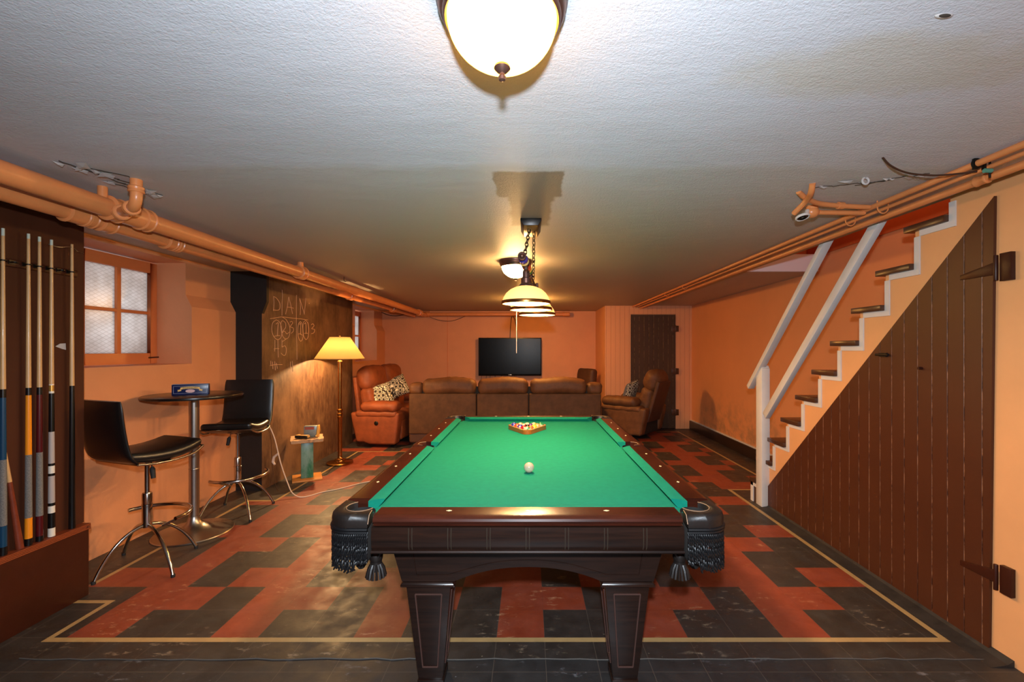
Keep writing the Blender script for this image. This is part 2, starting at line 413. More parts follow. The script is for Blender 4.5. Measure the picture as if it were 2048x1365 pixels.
def RY(a): return Matrix.Rotation(R(a), 4, 'Y')
def RZ(a): return Matrix.Rotation(R(a), 4, 'Z')
def bez(p0, p1, p2, p3, n=12):
    o = []
    for k in range(n + 1):
        t_ = k / n; a = Vector(p0); b = Vector(p1); c = Vector(p2); d = Vector(p3)
        o.append(tuple(a * (1-t_)**3 + b * 3*t_*(1-t_)**2 + c * 3*t_*t_*(1-t_) + d * t_**3))
    return o
def smooth_path(pts, n=8):
    P = [Vector(p) for p in pts]; o = []
    for i in range(len(P) - 1):
        a = P[max(i - 1, 0)]; b = P[i]; c = P[i + 1]; d = P[min(i + 2, len(P) - 1)]
        for k in range(n):
            t_ = k / n
            o.append(tuple(0.5 * ((2*b) + (c - a)*t_ + (2*a - 5*b + 4*c - d)*t_*t_ + (3*b - 3*c + d - a)*t_**3)))
    o.append(tuple(P[-1])); return o
# ================================================================== ROOM
FRONT, BACK = -1.6, 9.2
# ---- floor: one mesh, a face per tile cell
def stripes_list():
    w = 0.033
    return [(-2.43, 2.10, 2.177, 2.21), (2.10 - w, 2.10, 2.177, 4.56), (-2.43, -2.40, 2.177, 2.54), (-2.72, -2.40, 2.51, 2.54),
            (-2.72, -2.69, 2.70, 4.23), (-2.72, -2.43, 4.20, 4.23), (-2.455, -2.43, 4.20, 6.26), (-2.455, -1.5, 6.235, 6.26),
            (2.07, 2.66, 4.53, 4.56), (2.63, 2.66, 4.53, 7.80), (-1.5, 2.66, 7.775, 7.80)]
ST = stripes_list()
xs = {-3.6, 3.05}; ys = {FRONT, BACK + .05, 2.055}
for k in range(-16, 13): xs.add(round(X0 + TX * k, 5))
for k in range(0, 30): ys.add(round(Y0 + TY * k, 5))
for a, b, c, d in ST: xs |= {a, b}; ys |= {c, d}
xs = sorted(q for q in xs if -3.6 <= q <= 3.05); ys = sorted(q for q in ys if FRONT <= q <= BACK + .05)
fl = MB(); nx, ny = len(xs), len(ys)
vs = [(x, y, 0) for y in ys for x in xs]; fs = []; mi = []
for j in range(ny - 1):
    for i in range(nx - 1):
        cx, cy = (xs[i] + xs[i+1]) / 2, (ys[j] + ys[j+1]) / 2
        m = 1
        if any(a <= cx <= b and c <= cy <= d for a, b, c, d in ST): m = 2
        elif cy < 2.055: m = 3
        elif cy > 2.21:
            xl = -2.43 if cy < 2.54 else (-2.72 if cy < 4.23 else (-2.45 if cy < 6.25 else -3.1))
            xr = 2.10 if cy < 4.55 else 2.66
            if xl < cx < xr and cy < 7.79:
                k = max(-11, math.floor((cx - X0) / TX)); k = min(k, 7) if cy < 4.55 else k; q = math.floor((cy - Y0) / TY)
                km = k % 3
                red = (km == 2) if q % 3 == 0 else ((km != 1) if q % 3 == 1 else (km != 0))
                m = 0 if red else 1
        fs.append((j * nx + i, j * nx + i + 1, (j + 1) * nx + i + 1, (j + 1) * nx + i)); mi.append(m)
fl.add(vs, fs, 0, None, False); fl.i = mi
# thickness
fl.box((-3.6, FRONT, -0.1), (3.05, BACK + .05, -0.002), 3)
struct(fl.build('floor', [M['tile_red'], M['tile_black'], M['stripe'], M['slab']]))
# raised crack line across the near slab
cr = MB(); pts = [(-2.4, 2.06, .001)]
x = -2.4
while x < 2.3:
    x += 0.08; pts.append((x, 2.055 + random.uniform(-.006, .006), .001))
floor_o = bpy.data.objects['floor']
cr.tube(pts, 0.003, 5); cr.build('seam_crack', pbr('pale_grout_crack', '#4f4a45', .8), floor_o)
# ---- ceiling with stairwell opening
c = MB(); t_ = 0.16
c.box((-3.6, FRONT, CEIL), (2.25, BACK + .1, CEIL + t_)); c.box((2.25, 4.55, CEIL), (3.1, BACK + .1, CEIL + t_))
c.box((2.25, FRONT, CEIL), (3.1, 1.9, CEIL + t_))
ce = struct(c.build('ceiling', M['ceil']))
hd = MB(); hd.box((2.25, 4.535, CEIL + .001), (3.0, 4.549, CEIL + t_ + .02)); hd.build('stairwell_header', M['soffit'], ce)
# peeling plaster near the left pipes and by the conduits
pl = MB(); ck = MB()
def zig(x0, y0, x1, y1, n, j):
    return [(x0 + (x1 - x0) * k / n + random.uniform(-j, j), y0 + (y1 - y0) * k / n + random.uniform(-j, j), CEIL - .003) for k in range(n + 1)]
for a in ((-2.01, 1.86, -1.97, 2.14, 12, .012), (-2.0, 1.95, -1.92, 2.14, 10, .012), (-1.98, 2.1, -1.92, 2.3, 8, .012), (-1.95, 1.95, -1.86, 2.05, 6, .01), (-2.02, 2.1, -1.97, 2.3, 7, .01)):
    ck.tube(zig(*a), 0.002, 5)
for k in range(14):
    x_ = random.uniform(-2.04, -1.93); y_ = random.uniform(1.88, 2.3)
    a = random.uniform(0, 180); s_ = random.uniform(.012, .04)
    pl.add([(-s_, -s_*.5, 0), (s_, -s_*.4, -.004), (s_*.7, s_*.6, -.012), (-s_*.6, s_*.5, -.002), (0, 0, -.01)], [(0,1,4),(1,2,4),(2,3,4),(3,0,4)], 0, T(x_, y_, CEIL - .001) @ RZ(a), False)
for k in range(10):
    x_ = random.uniform(1.45, 1.85); y_ = 2.13 + random.uniform(-.03, .03) - (x_ - 1.5) * .25
    a = random.uniform(-30, 30); s_ = random.uniform(.012, .035)
    pl.add([(-s_, -s_*.4, 0), (s_, -s_*.3, -.003), (s_*.7, s_*.4, -.009), (-s_*.6, s_*.4, -.002), (0, 0, -.008)], [(0,1,4),(1,2,4),(2,3,4),(3,0,4)], 0, T(x_, y_, CEIL - .001) @ RZ(a), False)
ck.tube(zig(1.42, 2.19, 1.72, 2.08, 14, .014), .0016, 5)
ck.tube(zig(1.6, 2.15, 1.83, 2.0, 10, .012), .0016, 5)
pl.sphere((XA(1888, .811*F/669), .811*F/669, CEIL), .014, 0, 8, (1.6, .6, .4)); ck.sphere((XA(1890, .811*F/672), .811*F/672, CEIL - .004), .009, 0, 8, (1.6, .5, .4))
pl.build('plaster_flake', M['plaster'], ce, merge=False); ck.build('ceiling_crack', M['crack'], ce)

# ---- left wall with two deep window niches
def prof(z0, z1):
    pts = [(-3.03, z0)]
    if z0 < 1.84 < z1: pts += [(-3.03, 1.84)]
    if z0 < 1.94 < z1: pts += [(-3.085, 1.95)]
    xt = -3.085 if z1 > 1.9 else -3.03
    if z0 > 1.94: pts = [(-3.085, z0)]
    pts += [(xt, z1), (-3.55, z1), (-3.55, z0)]
    return pts
w = MB()
for a, b in ((FRONT, 2.85), (3.93, 7.62), (8.71, BACK + .1)): w.prism(prof(0, CEIL), 'y', a, b)
for a, b, zs in ((2.85, 3.93, 1.33), (7.62, 8.71, 1.25)):
    w.prism(prof(0, zs), 'y', a, b); w.prism(prof(2.235, CEIL), 'y', a, b)
for a, b, zs in ((2.85, 3.2, 1.33), (7.62, 7.98, 1.25)):
    w.prism([(-3.03, a), (-3.40, b), (-3.55, b), (-3.55, a)], 'z', zs, 2.235)
struct(w.build('wall_left', M['wall']))
# windows
def window(n, ya, yb, z0, z1):
    e = sempty('window_%d' % n, (-3.37, (ya + yb) / 2, z0))
    f = MB(); X_ = -3.37; s_ = 0.07
    f.box((X_ - .03, ya, z0), (X_ + .03, ya + s_, z1)); f.box((X_ - .03, yb - s_, z0), (X_ + .03, yb, z1))
    f.box((X_ - .03, ya + s_, z0), (X_ + .03, yb - s_, z0 + .09)); f.box((X_ - .03, ya + s_, z1 - .09), (X_ + .03, yb - s_, z1))
    ym = (ya + yb) / 2; zm = (z0 + z1) / 2
    f.box((X_ - .02, ym - .018, z0 + .05), (X_ + .022, ym + .018, z1 - .05)); f.box((X_ - .02, ya + .03, zm - .013), (X_ + .02, yb - .03, zm + .013))
    f.build('window_frame', M['trim_orange'], e, bevel=.003)
    for (a, b) in ((ya + s_, ym - .018), (ym + .018, yb - s_)):
        for (c_, d_) in ((z0 + .09, zm - .013), (zm + .013, z1 - .09)):
            MB().box((X_ - .004, a, c_), (X_ + .001, b, d_)).build('pane', M['glass'], e)
    l = MB(); l.cyl((X_ + .03, yb - .09, z0 + .05), (X_ + .06, yb - .02, z0 + .055), .006); l.build('window_latch', M['panelbrown'], e)
window(1, 3.22, 3.93, 1.335, 2.22); window(2, 7.99, 8.71, 1.255, 2.2)
# ---- chimney breast painted as a chalkboard
b = MB(); b.prism([(-3.2, 0), (-2.76, 0), (-2.76, CEIL), (-3.2, CEIL)], 'y', 4.52, 6.84, 0, 1)
br = struct(b.build('wall_chimney_breast', [M['board'], M['black_paint']]))
b = MB(); b.prism([(-2.765, 1.83), (-2.76, 1.83), (-2.712, 1.95), (-2.712, CEIL), (-2.765, CEIL)], 'y', 4.5201, 4.56, 0, 0); b.build('corner_corbel', M['black_paint'], br)
def bx(z): return -2.76
def chalk(px, py):
    X_ = -2.76
    for _ in range(6):
        Y_ = F * X_ / (px - CX); X_ = bx(ZA(py, Y_))
    return (X_ + .001, Y_, ZA(py, Y_))
S = [[(52,100),(58,200),(50,318)], [(52,100),(100,130),(148,210),(145,290),(110,310),(50,305)], [(182,0),(188,100),(182,200),(180,390)],
     [(282,108),(262,240),(235,370)], [(282,108),(310,220),(340,365)], [(255,262),(300,265),(355,280)],
     [(400,80),(398,300),(398,600),(405,900),(408,1060)], [(448,130),(460,250),(456,380)], [(448,130),(485,250),(520,375)], [(541,125),(530,250),(518,375)],
     [(0,438),(90,425),(180,412),(300,425),(450,440),(570,458)],
     [(95,455),(40,500),(25,600),(50,700),(110,755),(165,720),(178,620),(150,500),(95,455)], [(90,520),(122,500),(115,600),(110,695)], [(60,705),(130,695),(150,700)],
     [(180,412),(240,450),(290,540),(300,640),(280,720),(235,745),(190,700),(165,600),(165,500),(190,470),(230,500),(235,570),(200,620),(180,660),(215,625),(255,670),(290,640)],
     [(300,490),(330,480),(340,510),(305,560),(350,580),(350,630),(320,660)],
     [(460,480),(430,520),(418,620),(430,720),(462,780),(495,740),(500,640),(485,520),(460,480)], [(445,530),(462,505),(462,600),(460,680)], [(425,672),(460,670),(490,690)],
     [(535,465),(505,500),(497,600),(510,700),(543,755),(575,715),(585,600),(570,500),(535,465)], [(520,520),(540,500),(545,600),(545,660)], [(520,660),(570,660)],
     [(625,530),(650,515),(665,550),(630,590),(672,600),(665,650),(625,665)],
     [(72,760),(72,860),(70,935)], [(60,900),(100,890),(135,895)], [(118,760),(120,900),(125,1025)], [(180,760),(180,870)], [(180,790),(250,740)], [(180,870),(225,850),(245,900),(235,980),(205,995),(165,960)],
     [(10,1080),(12,1140)], [(38,1090),(42,1200)], [(70,1085),(80,1220)], [(95,1110),(110,1195)], [(0,1150),(80,1135),(185,1135)],
     [(308,1090),(306,1180)], [(336,1080),(345,1240)], [(590,200),(592,210)]]
ch = MB()
for s_ in S:
    P = [chalk(540 + x / 7.58, 580 + y / 7.58) for x, y in s_]
    P = smooth_path(P, 4) if len(P) > 2 else P
    ch.tube(P, 0.0032, 5)
ch.build('chalk_writing', M['chalk'], br)
# ---- cue wall: thick lower cabinet front and recessed upper board
p = MB(); p.box((-3.03, FRONT, .425), (-2.66, 2.615, CEIL)); pw = struct(p.build('wall_panel', M['panelbrown']))
p = MB(); p.box((-3.0, FRONT, 0), (-2.615, 2.60, .39)); p.build('lower_panel', M['panelred'], pw, bevel=.003)
p = MB(); p.box((-2.99, FRONT, .39), (-2.607, 2.605, .425)); p.build('ledge_trim', M['ledge'], pw, bevel=.003)
p = MB(); p.cyl((-2.61, 2.585, .408), (-2.60, 2.585, .408), .006); p.build('ledge_screw', M['chrome'], pw)
cy, cz = 2.50, ZA(692, 2.50)
p = MB(); p.add([(-2.658, cy - .045, cz - .004), (-2.658, cy - .02, cz + .012), (-2.658, cy + .01, cz + .014), (-2.658, cy + .012, cz - .024), (-2.658, cy - .01, cz - .018)], [(0, 1, 2, 3, 4)], 0, None, False)
p.build('paint_chip', M['plaster'], pw)
# ---- back wall, right wall, near wall, closet
w = MB(); w.box((-3.2, BACK, 0), (1.5, BACK + .15, CEIL)); wb = struct(w.build('wall_back', M['wall']))
w = MB(); X_ = XA(895, 9.19); w.box((X_ - .006, BACK - .008, 0.1), (X_ + .006, BACK + .001, CEIL - .09)); w.build('panel_seam', M['trim_orange'], wb)
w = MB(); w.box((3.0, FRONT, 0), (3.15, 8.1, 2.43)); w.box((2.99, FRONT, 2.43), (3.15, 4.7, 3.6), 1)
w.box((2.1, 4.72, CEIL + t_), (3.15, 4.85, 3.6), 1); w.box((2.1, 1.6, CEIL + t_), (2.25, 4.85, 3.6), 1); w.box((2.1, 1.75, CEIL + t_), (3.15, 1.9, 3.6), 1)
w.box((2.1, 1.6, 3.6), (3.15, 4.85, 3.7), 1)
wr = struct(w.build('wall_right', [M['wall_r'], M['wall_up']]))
w = MB(); w.box((-3.6, FRONT - .15, 0), (3.15, FRONT, CEIL + .1)); struct(w.build('wall_near', M['wall']))
w = MB(); w.box((1.40, 8.06, 0), (1.87, 8.16, CEIL)); w.box((2.70, 8.06, 0), (3.1, 8.16, CEIL)); w.box((1.87, 8.06, ZA(629, 8.06)), (2.70, 8.16, CEIL))
w.box((1.87, 8.10, 0), (2.70, 8.16, ZA(629, 8.06))); w.box((1.40, 8.16, 0), (1.50, BACK, CEIL)); struct(w.build('wall_closet', M['bead_orange']))
# baseboard and stain on the right wall
w = MB(); w.box((2.955, 4.45, 0), (3.0, 8.06, .15)); struct(w.build('baseboard_right', M['basebd'], bevel=.004))
w = MB(); w.box((2.975, 4.45, .15), (3.0, 8.06, .165)); struct(w.build('trim_1', M['white']))
# closet door
e = sempty('door_1', (2.29, 8.06, 0))
d = MB(); d.box((1.885, 8.045, .01), (2.69, 8.085, ZA(630, 8.06))); d.build('door_leaf', M['bead_door'], e)
for py in (658, 743, 825):
    z_ = ZA(py, 8.05); h_ = MB(); h_.box((2.62, 8.03, z_ - .055), (2.75, 8.046, z_ + .055)); h_.cyl((2.695, 8.03, z_ - .06), (2.695, 8.03, z_ + .06), .009)
    h_.build('hinge', M['tread'], e, bevel=.002)
# ---- stair side wall (orange with diagonal) and triangular door
XS = 2.22
RISE, RUN = 0.2168, 0.2085
def tz(k): return RISE * k
def ty(k): return 3.378 + (6 - k) * RUN      # nosing of tread k
st = thing('staircase', 'stairs with dark brown treads and a white saw-tooth edge climbing to the right', 'stairs', (2.6, 3.5, 0))
# saw-tooth panel, prism in YZ extruded in X
saw = [(4.06, 0.0), (4.06, tz(1) - .02)]
poly = []
for k in range(2, 11):
    yk = ty(k) - .03
    poly += [(yk, tz(k - 1) - .035), (yk, tz(k) - .035)]
poly += [(ty(11) - .03, tz(10) - .035), (ty(11) - .03, CEIL)]
start = (4.06, tz(1) - .035)
poly = [(4.06, .02)] + [q for q in poly if q[0] < 4.06]
poly = [(4.06, .02), (4.06, tz(2) - .035)] + [q for q in poly[1:] if q[1] > tz(2) - .036]
# strip of orange only above the diagonal door
side = poly + [(2.0, CEIL), (2.0, 2.27 - .001), (2.084, 2.177), (4.06, .175)]
sp = MB(); 
full = poly + [(1.9, CEIL), (1.9, .02)]
sp.prism(full, 'x', XS, XS + .05); sp.build('side_panel', pbr('orange_stair_panel', '#e3a26b', .42, var=.08, vscale=3, bump=.1, bscale=30), st)
# white outline
wt = MB(); tw = .034
for k in range(2, 11):
    yk = ty(k) - .03; yn = ty(k + 1) - .03
    zt_ = (tz(k + 1) if k < 10 else CEIL) - .035 - (tw if k < 10 else 0)
    wt.box((XS - .008, yn, tz(k) - .035 - tw), (XS + .004, min(yk, 4.04) - (tw if k > 2 else 0), tz(k) - .035))
    wt.box((XS - .008, yn - tw, tz(k) - .035 - tw), (XS + .004, yn, zt_))
wt.build('sawtooth_edge', M['white'], st)
for k in range(1, 12):
    y1 = ty(k) + .012; y0 = ty(k + 1) - .03
    if k == 1: y1 = 4.27
    xa = XS - .035 if k != 1 else 2.15
    t2 = MB(); t2.box((xa, y0, tz(k) - .036), (2.995, y1, tz(k))); 
    tr_ = t2.build('tread', M['tread'], st, bevel=.004)
    r_ = MB(); yr = ty(k) - .03 if k > 1 else 4.24
    r_.box((XS + .05 if k > 1 else 2.165, yr - .02, tz(k - 1)), (2.99, yr, tz(k) - .036)); r_.build('riser', M['wall_r'] if k > 1 else M['tread'], st)
f1 = MB(); f1.box((2.158, 4.145, 0), (2.17, 4.24, tz(1) - .036), 0); f1.box((2.15, 4.20, 0), (2.172, 4.245, tz(1) - .036), 1); f1.box((2.15, 4.145, tz(1) - .065), (2.172, 4.245, tz(1) - .036), 1)
f1.build('bottom_step_side', [M['tread'], M['white']], st)
# newel and rails
nw = MB(); nw.box((2.15, 4.04, 0), (2.225, 4.145, ZA(737, 4.09))); nw.prism([(2.15, ZA(737, 4.09)), (2.225, ZA(737, 4.09)), (2.215, ZA(731, 4.09)), (2.16, ZA(731, 4.09))], 'y', 4.045, 4.14)
nw.build('newel_post', M['white'], st, bevel=.004)
def rail(y0, z0, y1, z1, hw, th, x0, x1):
    d = Vector((0, y1 - y0, z1 - z0)).normalized(); n = Vector((0, -d.z, d.y))
    if n.z < 0: n = -n
    a = Vector((0, y0, z0)); b_ = Vector((0, y1, z1))
    return [( (a + n * s_).y, (a + n * s_).z) for s_ in (-hw, hw)] + [((b_ + n * s_).y, (b_ + n * s_).z) for s_ in (hw, -hw)], x0, x1
for nm, (pts, x0, x1) in (('handrail', rail(4.27, 1.09, 3.13, CEIL + .02, .022, .04, 2.13, 2.19)), ('mid_rail', rail(3.985, .855, 2.67, CEIL + .02, .032, .04, 2.14, 2.185))):
    m_ = MB(); m_.prism(pts, 'x', x0, x1); m_.build(nm, M['white'], st, bevel=.003)
# triangular door under the stairs, beside the vertical boards
e = sempty('door_2', (XS, 3.1, 0))
d = MB(); d.prism([(4.06, .012), (4.06, .175), (2.075, 2.185), (2.10, .012)], 'x', XS - .014, XS + .002); d.build('door_leaf', M['bead_brown'], e)
def hinge(zc, w_):
    h_ = MB(); h_.box((XS - .022, 1.995, zc - .065), (XS - .0, 2.045, zc + .065)); h_.cyl((XS - .024, 2.058, zc - .06), (XS - .024, 2.058, zc + .06), .009)
    h_.prism([(2.066, zc - .03), (2.066, zc + .03), (2.235, zc - .005), (2.235, zc - .03)], 'x', XS - .02, XS - .012); return h_
hinge(1.84, 0).build('hinge', M['panelred'], e, bevel=.002)
hinge(.385, 0).build('hinge', M['panelred'], e, bevel=.002)
l = MB(); yl = 1.0
def SY(px): return F * (XS - .01) / (px - CX)
l.cyl((XS - .03, SY(1758), ZA(710, SY(1766))), (XS - .03, SY(1783), ZA(710, SY(1766))), .007); l.box((XS - .025, SY(1762), ZA(714, SY(1766))), (XS - .012, SY(1777), ZA(706, SY(1766)))); l.build('slide_bolt', M['blackmetal'], e)
l = MB(); l.cyl((XS - .014, SY(1845), ZA(737, SY(1845))), (XS - .035, SY(1845), ZA(737, SY(1845))), .008); l.build('bolt_knob', M['panelred'], e)
w = MB(); w.box((XS + .002, FRONT, 0), (XS + .05, 2.07, CEIL)); struct(w.build('wall_boards', M['plank_orange']))
w = MB(); w.prism([(2.11, 0), (2.22, 0), (2.22, .03), (2.19, .012)], 'y', 2.0, 4.03); struct(w.build('trim_2', pbr('worn_black_cove', '#211d1b', .6, var=.22, vscale=12, vc='#5a5048'), angle=20))
# ================================================================== POOL TABLE
TXC, TYC = -0.005, 3.0
pt = thing('pool_table', 'large dark wood pool table with green cloth and fringed leather pockets', 'pool table', (TXC, TYC, 0), local=True)
ZT = 0.81; ZB = 0.772
HX, HY = 0.79, 1.31            # outer half sizes
IX, IY = 0.68, 1.207           # wood / cushion joint
NX, NY = 0.627, 1.155          # cushion nose
m = MB(); m.box((-IX, -IY, ZB - .03), (IX, IY, ZB)); m.build('playing_bed', M['felt'], pt)
# wood rails. outer profile (offset from joint u, z), running along an axis
def rail_prof(wd):
    return [(-.001, ZT - .04), (-.001, ZT - .0005), (wd - .03, ZT), (wd - .014, ZT - .003), (wd - .003, ZT - .011), (wd, ZT - .02), (wd - .004, ZT - .027), (wd - .012, ZT - .029), (wd - .012, ZT - .034), (wd - .006, ZT - .038), (wd - .012, ZT - .042), (wd - .02, ZT - .044)]
def sweep(profile, p0, p1, out, c0=0.0, c1=0.0, mat='wood_rail', name='rail'):
    """profile (u,z) swept from p0 to p1, u measured along out; c0, c1: slant of the ends"""
    m = MB(); n = len(profile); P0, P1, O = Vector(p0), Vector(p1), Vector(out); D = (P1 - P0).normalized(); vs = []
    for P, cc in ((P0, c0), (P1, c1)):
        for u, z in profile:
            q = P + O * u + D * (cc * u); vs.append((q.x, q.y, z))
    m.add(vs, [(k, (k + 1) % n, n + (k + 1) % n, n + k) for k in range(n)])
    o_ = len(m.v) - 2 * n; m.f += [tuple(range(o_ + n - 1, o_ - 1, -1)), tuple(range(o_ + n, o_ + 2 * n))]; m.i += [0, 0]; m.sm += [False, False]
    return m.build(name, M[mat], pt, angle=30)
wx, wy = HX - IX, HY - IY
E1 = .60; PS = .075
sweep(rail_prof(wy), (-E1, -IY, 0), (E1, -IY, 0), (0, -1, 0)); sweep(rail_prof(wy), (-E1, IY, 0), (E1, IY, 0), (0, 1, 0))
for s in (-1, 1):
    sweep(rail_prof(wx), (s * IX, -1.10, 0), (s * IX, -PS, 0), (s, 0, 0)); sweep(rail_prof(wx), (s * IX, PS, 0), (s * IX, 1.10, 0), (s, 0, 0))
# cushions: flat top level with rail, undercut nose
def cush(p0, p1, out, c0, c1):
    w_ = .053
    pr = [(0, ZT - .001), (0, ZB), (-w_ + .022, ZB), (-w_ + .004, ZB + .019), (-w_, ZB + .026), (-w_ + .003, ZB + .031), (-.02, ZT - .001)]
    sweep(pr, p0, p1, out, c0, c1, 'felt', 'cushion')
cush((-.61, -IY, 0), (.61, -IY, 0), (0, -1, 0), -1.0, 1.0); cush((-.61, IY, 0), (.61, IY, 0), (0, 1, 0), -1.0, 1.0)
for s in (-1, 1):
    cush((s * IX, -1.135, 0), (s * IX, -.062, 0), (s, 0, 0), -1.0, .45); cush((s * IX, .062, 0), (s * IX, 1.135, 0), (s, 0, 0), -.45, 1.0)
# sights
def sight(x, y, a):
    m = MB(); m.add([(-.012, 0, 0), (0, -.007, 0), (.012, 0, 0), (0, .007, 0), (-.012, 0, .0012), (0, -.007, .0012), (.012, 0, .0012), (0, .007, .0012)],
        [(4, 5, 6, 7), (0, 1, 5, 4), (1, 2, 6, 5), (2, 3, 7, 6), (3, 0, 4, 7)], 0, T(x, y, ZT - .0004) @ RZ(a), False); m.build('rail_sight', M['sight'], pt)
for sy in (-1, 1):
    for x in (-.315, 0, .315): sight(x, sy * (IY + .04), 0)
for s in (-1, 1):
    for y in (-.866, -.578, -.289, .289, .578, .866): sight(s * (IX + .052), y, 90)
# aprons with paired vertical grooves
def apron(L, p, out, mat4, name='apron', ngr=8):
    pass
def apron_panel(c, L, rot, n):
    m = MB(); mt = T(*c) @ RZ(rot)
    pr = [(0, ZT - .043), (.012, ZT - .05), (.016, ZT - .085), (.012, ZT - .125), (.005, ZT - .137), (.018, ZT - .138), (.022, ZT - .143), (.018, ZT - .149), (-.03, ZT - .15), (-.03, ZT - .043)]
    m.prism([(-q[0], q[1]) for q in pr], 'x', -L, L, 0, None, mt, True)
    for k in range(n):
        x = -L + 2 * L * (k + 1) / (n + 1)
        for dx in (-.0065, .0065):
            m.tube([(x + dx, -.0135, ZT - .05), (x + dx, -.0168, ZT - .085), (x + dx, -.0133, ZT - .125), (x + dx, -.007, ZT - .137)], .002, 6, 1, mt)
    return m.build('apron', [M['wood_dark'], M['groove']], pt, angle=35)
for c_, L, r_, n in (((0, -HY + .028, 0), .61, 0, 7), ((0, HY - .028, 0), .61, 180, 7), ((HX - .03, 0, 0), 1.1, 90, 13), ((-HX + .03, 0, 0), 1.1, -90, 13)):
    apron_panel(c_, L, r_, n)
# lower frame boards with shallow arches
def frame_board(y, xt, xb, xa, rot, length=None):
    zt, zb = ZT - .15, .487
    n = 16; arch = []
    za = .548
    for k in range(n + 1):
        a = -1 + 2 * k / n; arch.append((xa * a, zb + (za - zb) * (1 - abs(a) ** 2.2)))
    poly = [(-xt, zt), (-xb, zb)] + arch + [(xb, zb), (xt, zt)]
    m = MB(); mt = RZ(rot); m.prism(poly, 'y', y, y + .035, 0, None, mt)
    tr = [(-xa - .17, zb + .12), (-xa - .155, zb + .028), (-xa - .02, zb + .028)] + [(q[0] * 1.0, q[1] + .028) for q in arch[2:-2]] + [(xa + .02, zb + .028), (xa + .155, zb + .028), (xa + .17, zb + .12)]
    m.tube([(q[0], y, q[1]) for q in tr], .004, 6, 0, mt)
    m.build('lower_frame', M['wood_dark'], pt, angle=35)
frame_board(-HY + .135, .575, .525, .31, 0); frame_board(-HY + .135, .575, .525, .31, 180)
frame_board(-HX + .235, 1.14, 1.09, .86, 90); frame_board(-HX + .235, 1.14, 1.09, .86, -90)
m = MB(); m.box((-HX + .27, -HY + .17, ZB - .12), (HX - .27, HY - .17, ZB - .031)); m.build('slate_frame', M['wood_dark'], pt)
# legs
def frus(m, c, a, b, z0, z1, mi=0):
    x, y = c
    m.add([(x-a,y-a,z0),(x+a,y-a,z0),(x+a,y+a,z0),(x-a,y+a,z0),(x-b,y-b,z1),(x+b,y-b,z1),(x+b,y+b,z1),(x-b,y+b,z1)],
      [(0,3,2,1),(4,5,6,7),(0,1,5,4),(1,2,6,5),(2,3,7,6),(3,0,4,7)], mi, None, False)
def leg(cx, cy):
    m = MB(); c = (cx, cy)
    frus(m, c, .052, .093, .03, .452); frus(m, c, .095, .113, .452, .462); frus(m, c, .113, .113, .462, .47); frus(m, c, .111, .104, .47, .479); frus(m, c, .103, .098, .479, .487)
    frus(m, c, .056, .056, 0, .03)
    L = m.build('leg', M['wood_dark'], pt, bevel=.0015)
    q = MB()
    for rot in (0, 90, 180, 270):
        mt = T(cx, cy, 0) @ RZ(rot)
        def P(u, z): 
            h_ = .052 + (.093 - .052) * (z - .03) / .422; return (u * h_, -h_ - .001, z)
        for a, b_ in ((P(-.55, .09), P(-.62, .42)), (P(.55, .09), P(.62, .42)), (P(-.55, .09), P(.55, .09)), (P(-.62, .42), P(.62, .42))):
            q.cyl(a, b_, .0035, 6, 0, mt)
    o = q.build('panel_moulding', M['moulding'], pt); o.parent = L
for sx in (-1, 1):
    for sy in (-1, 1): leg(sx * .42, sy * (HY - .25))
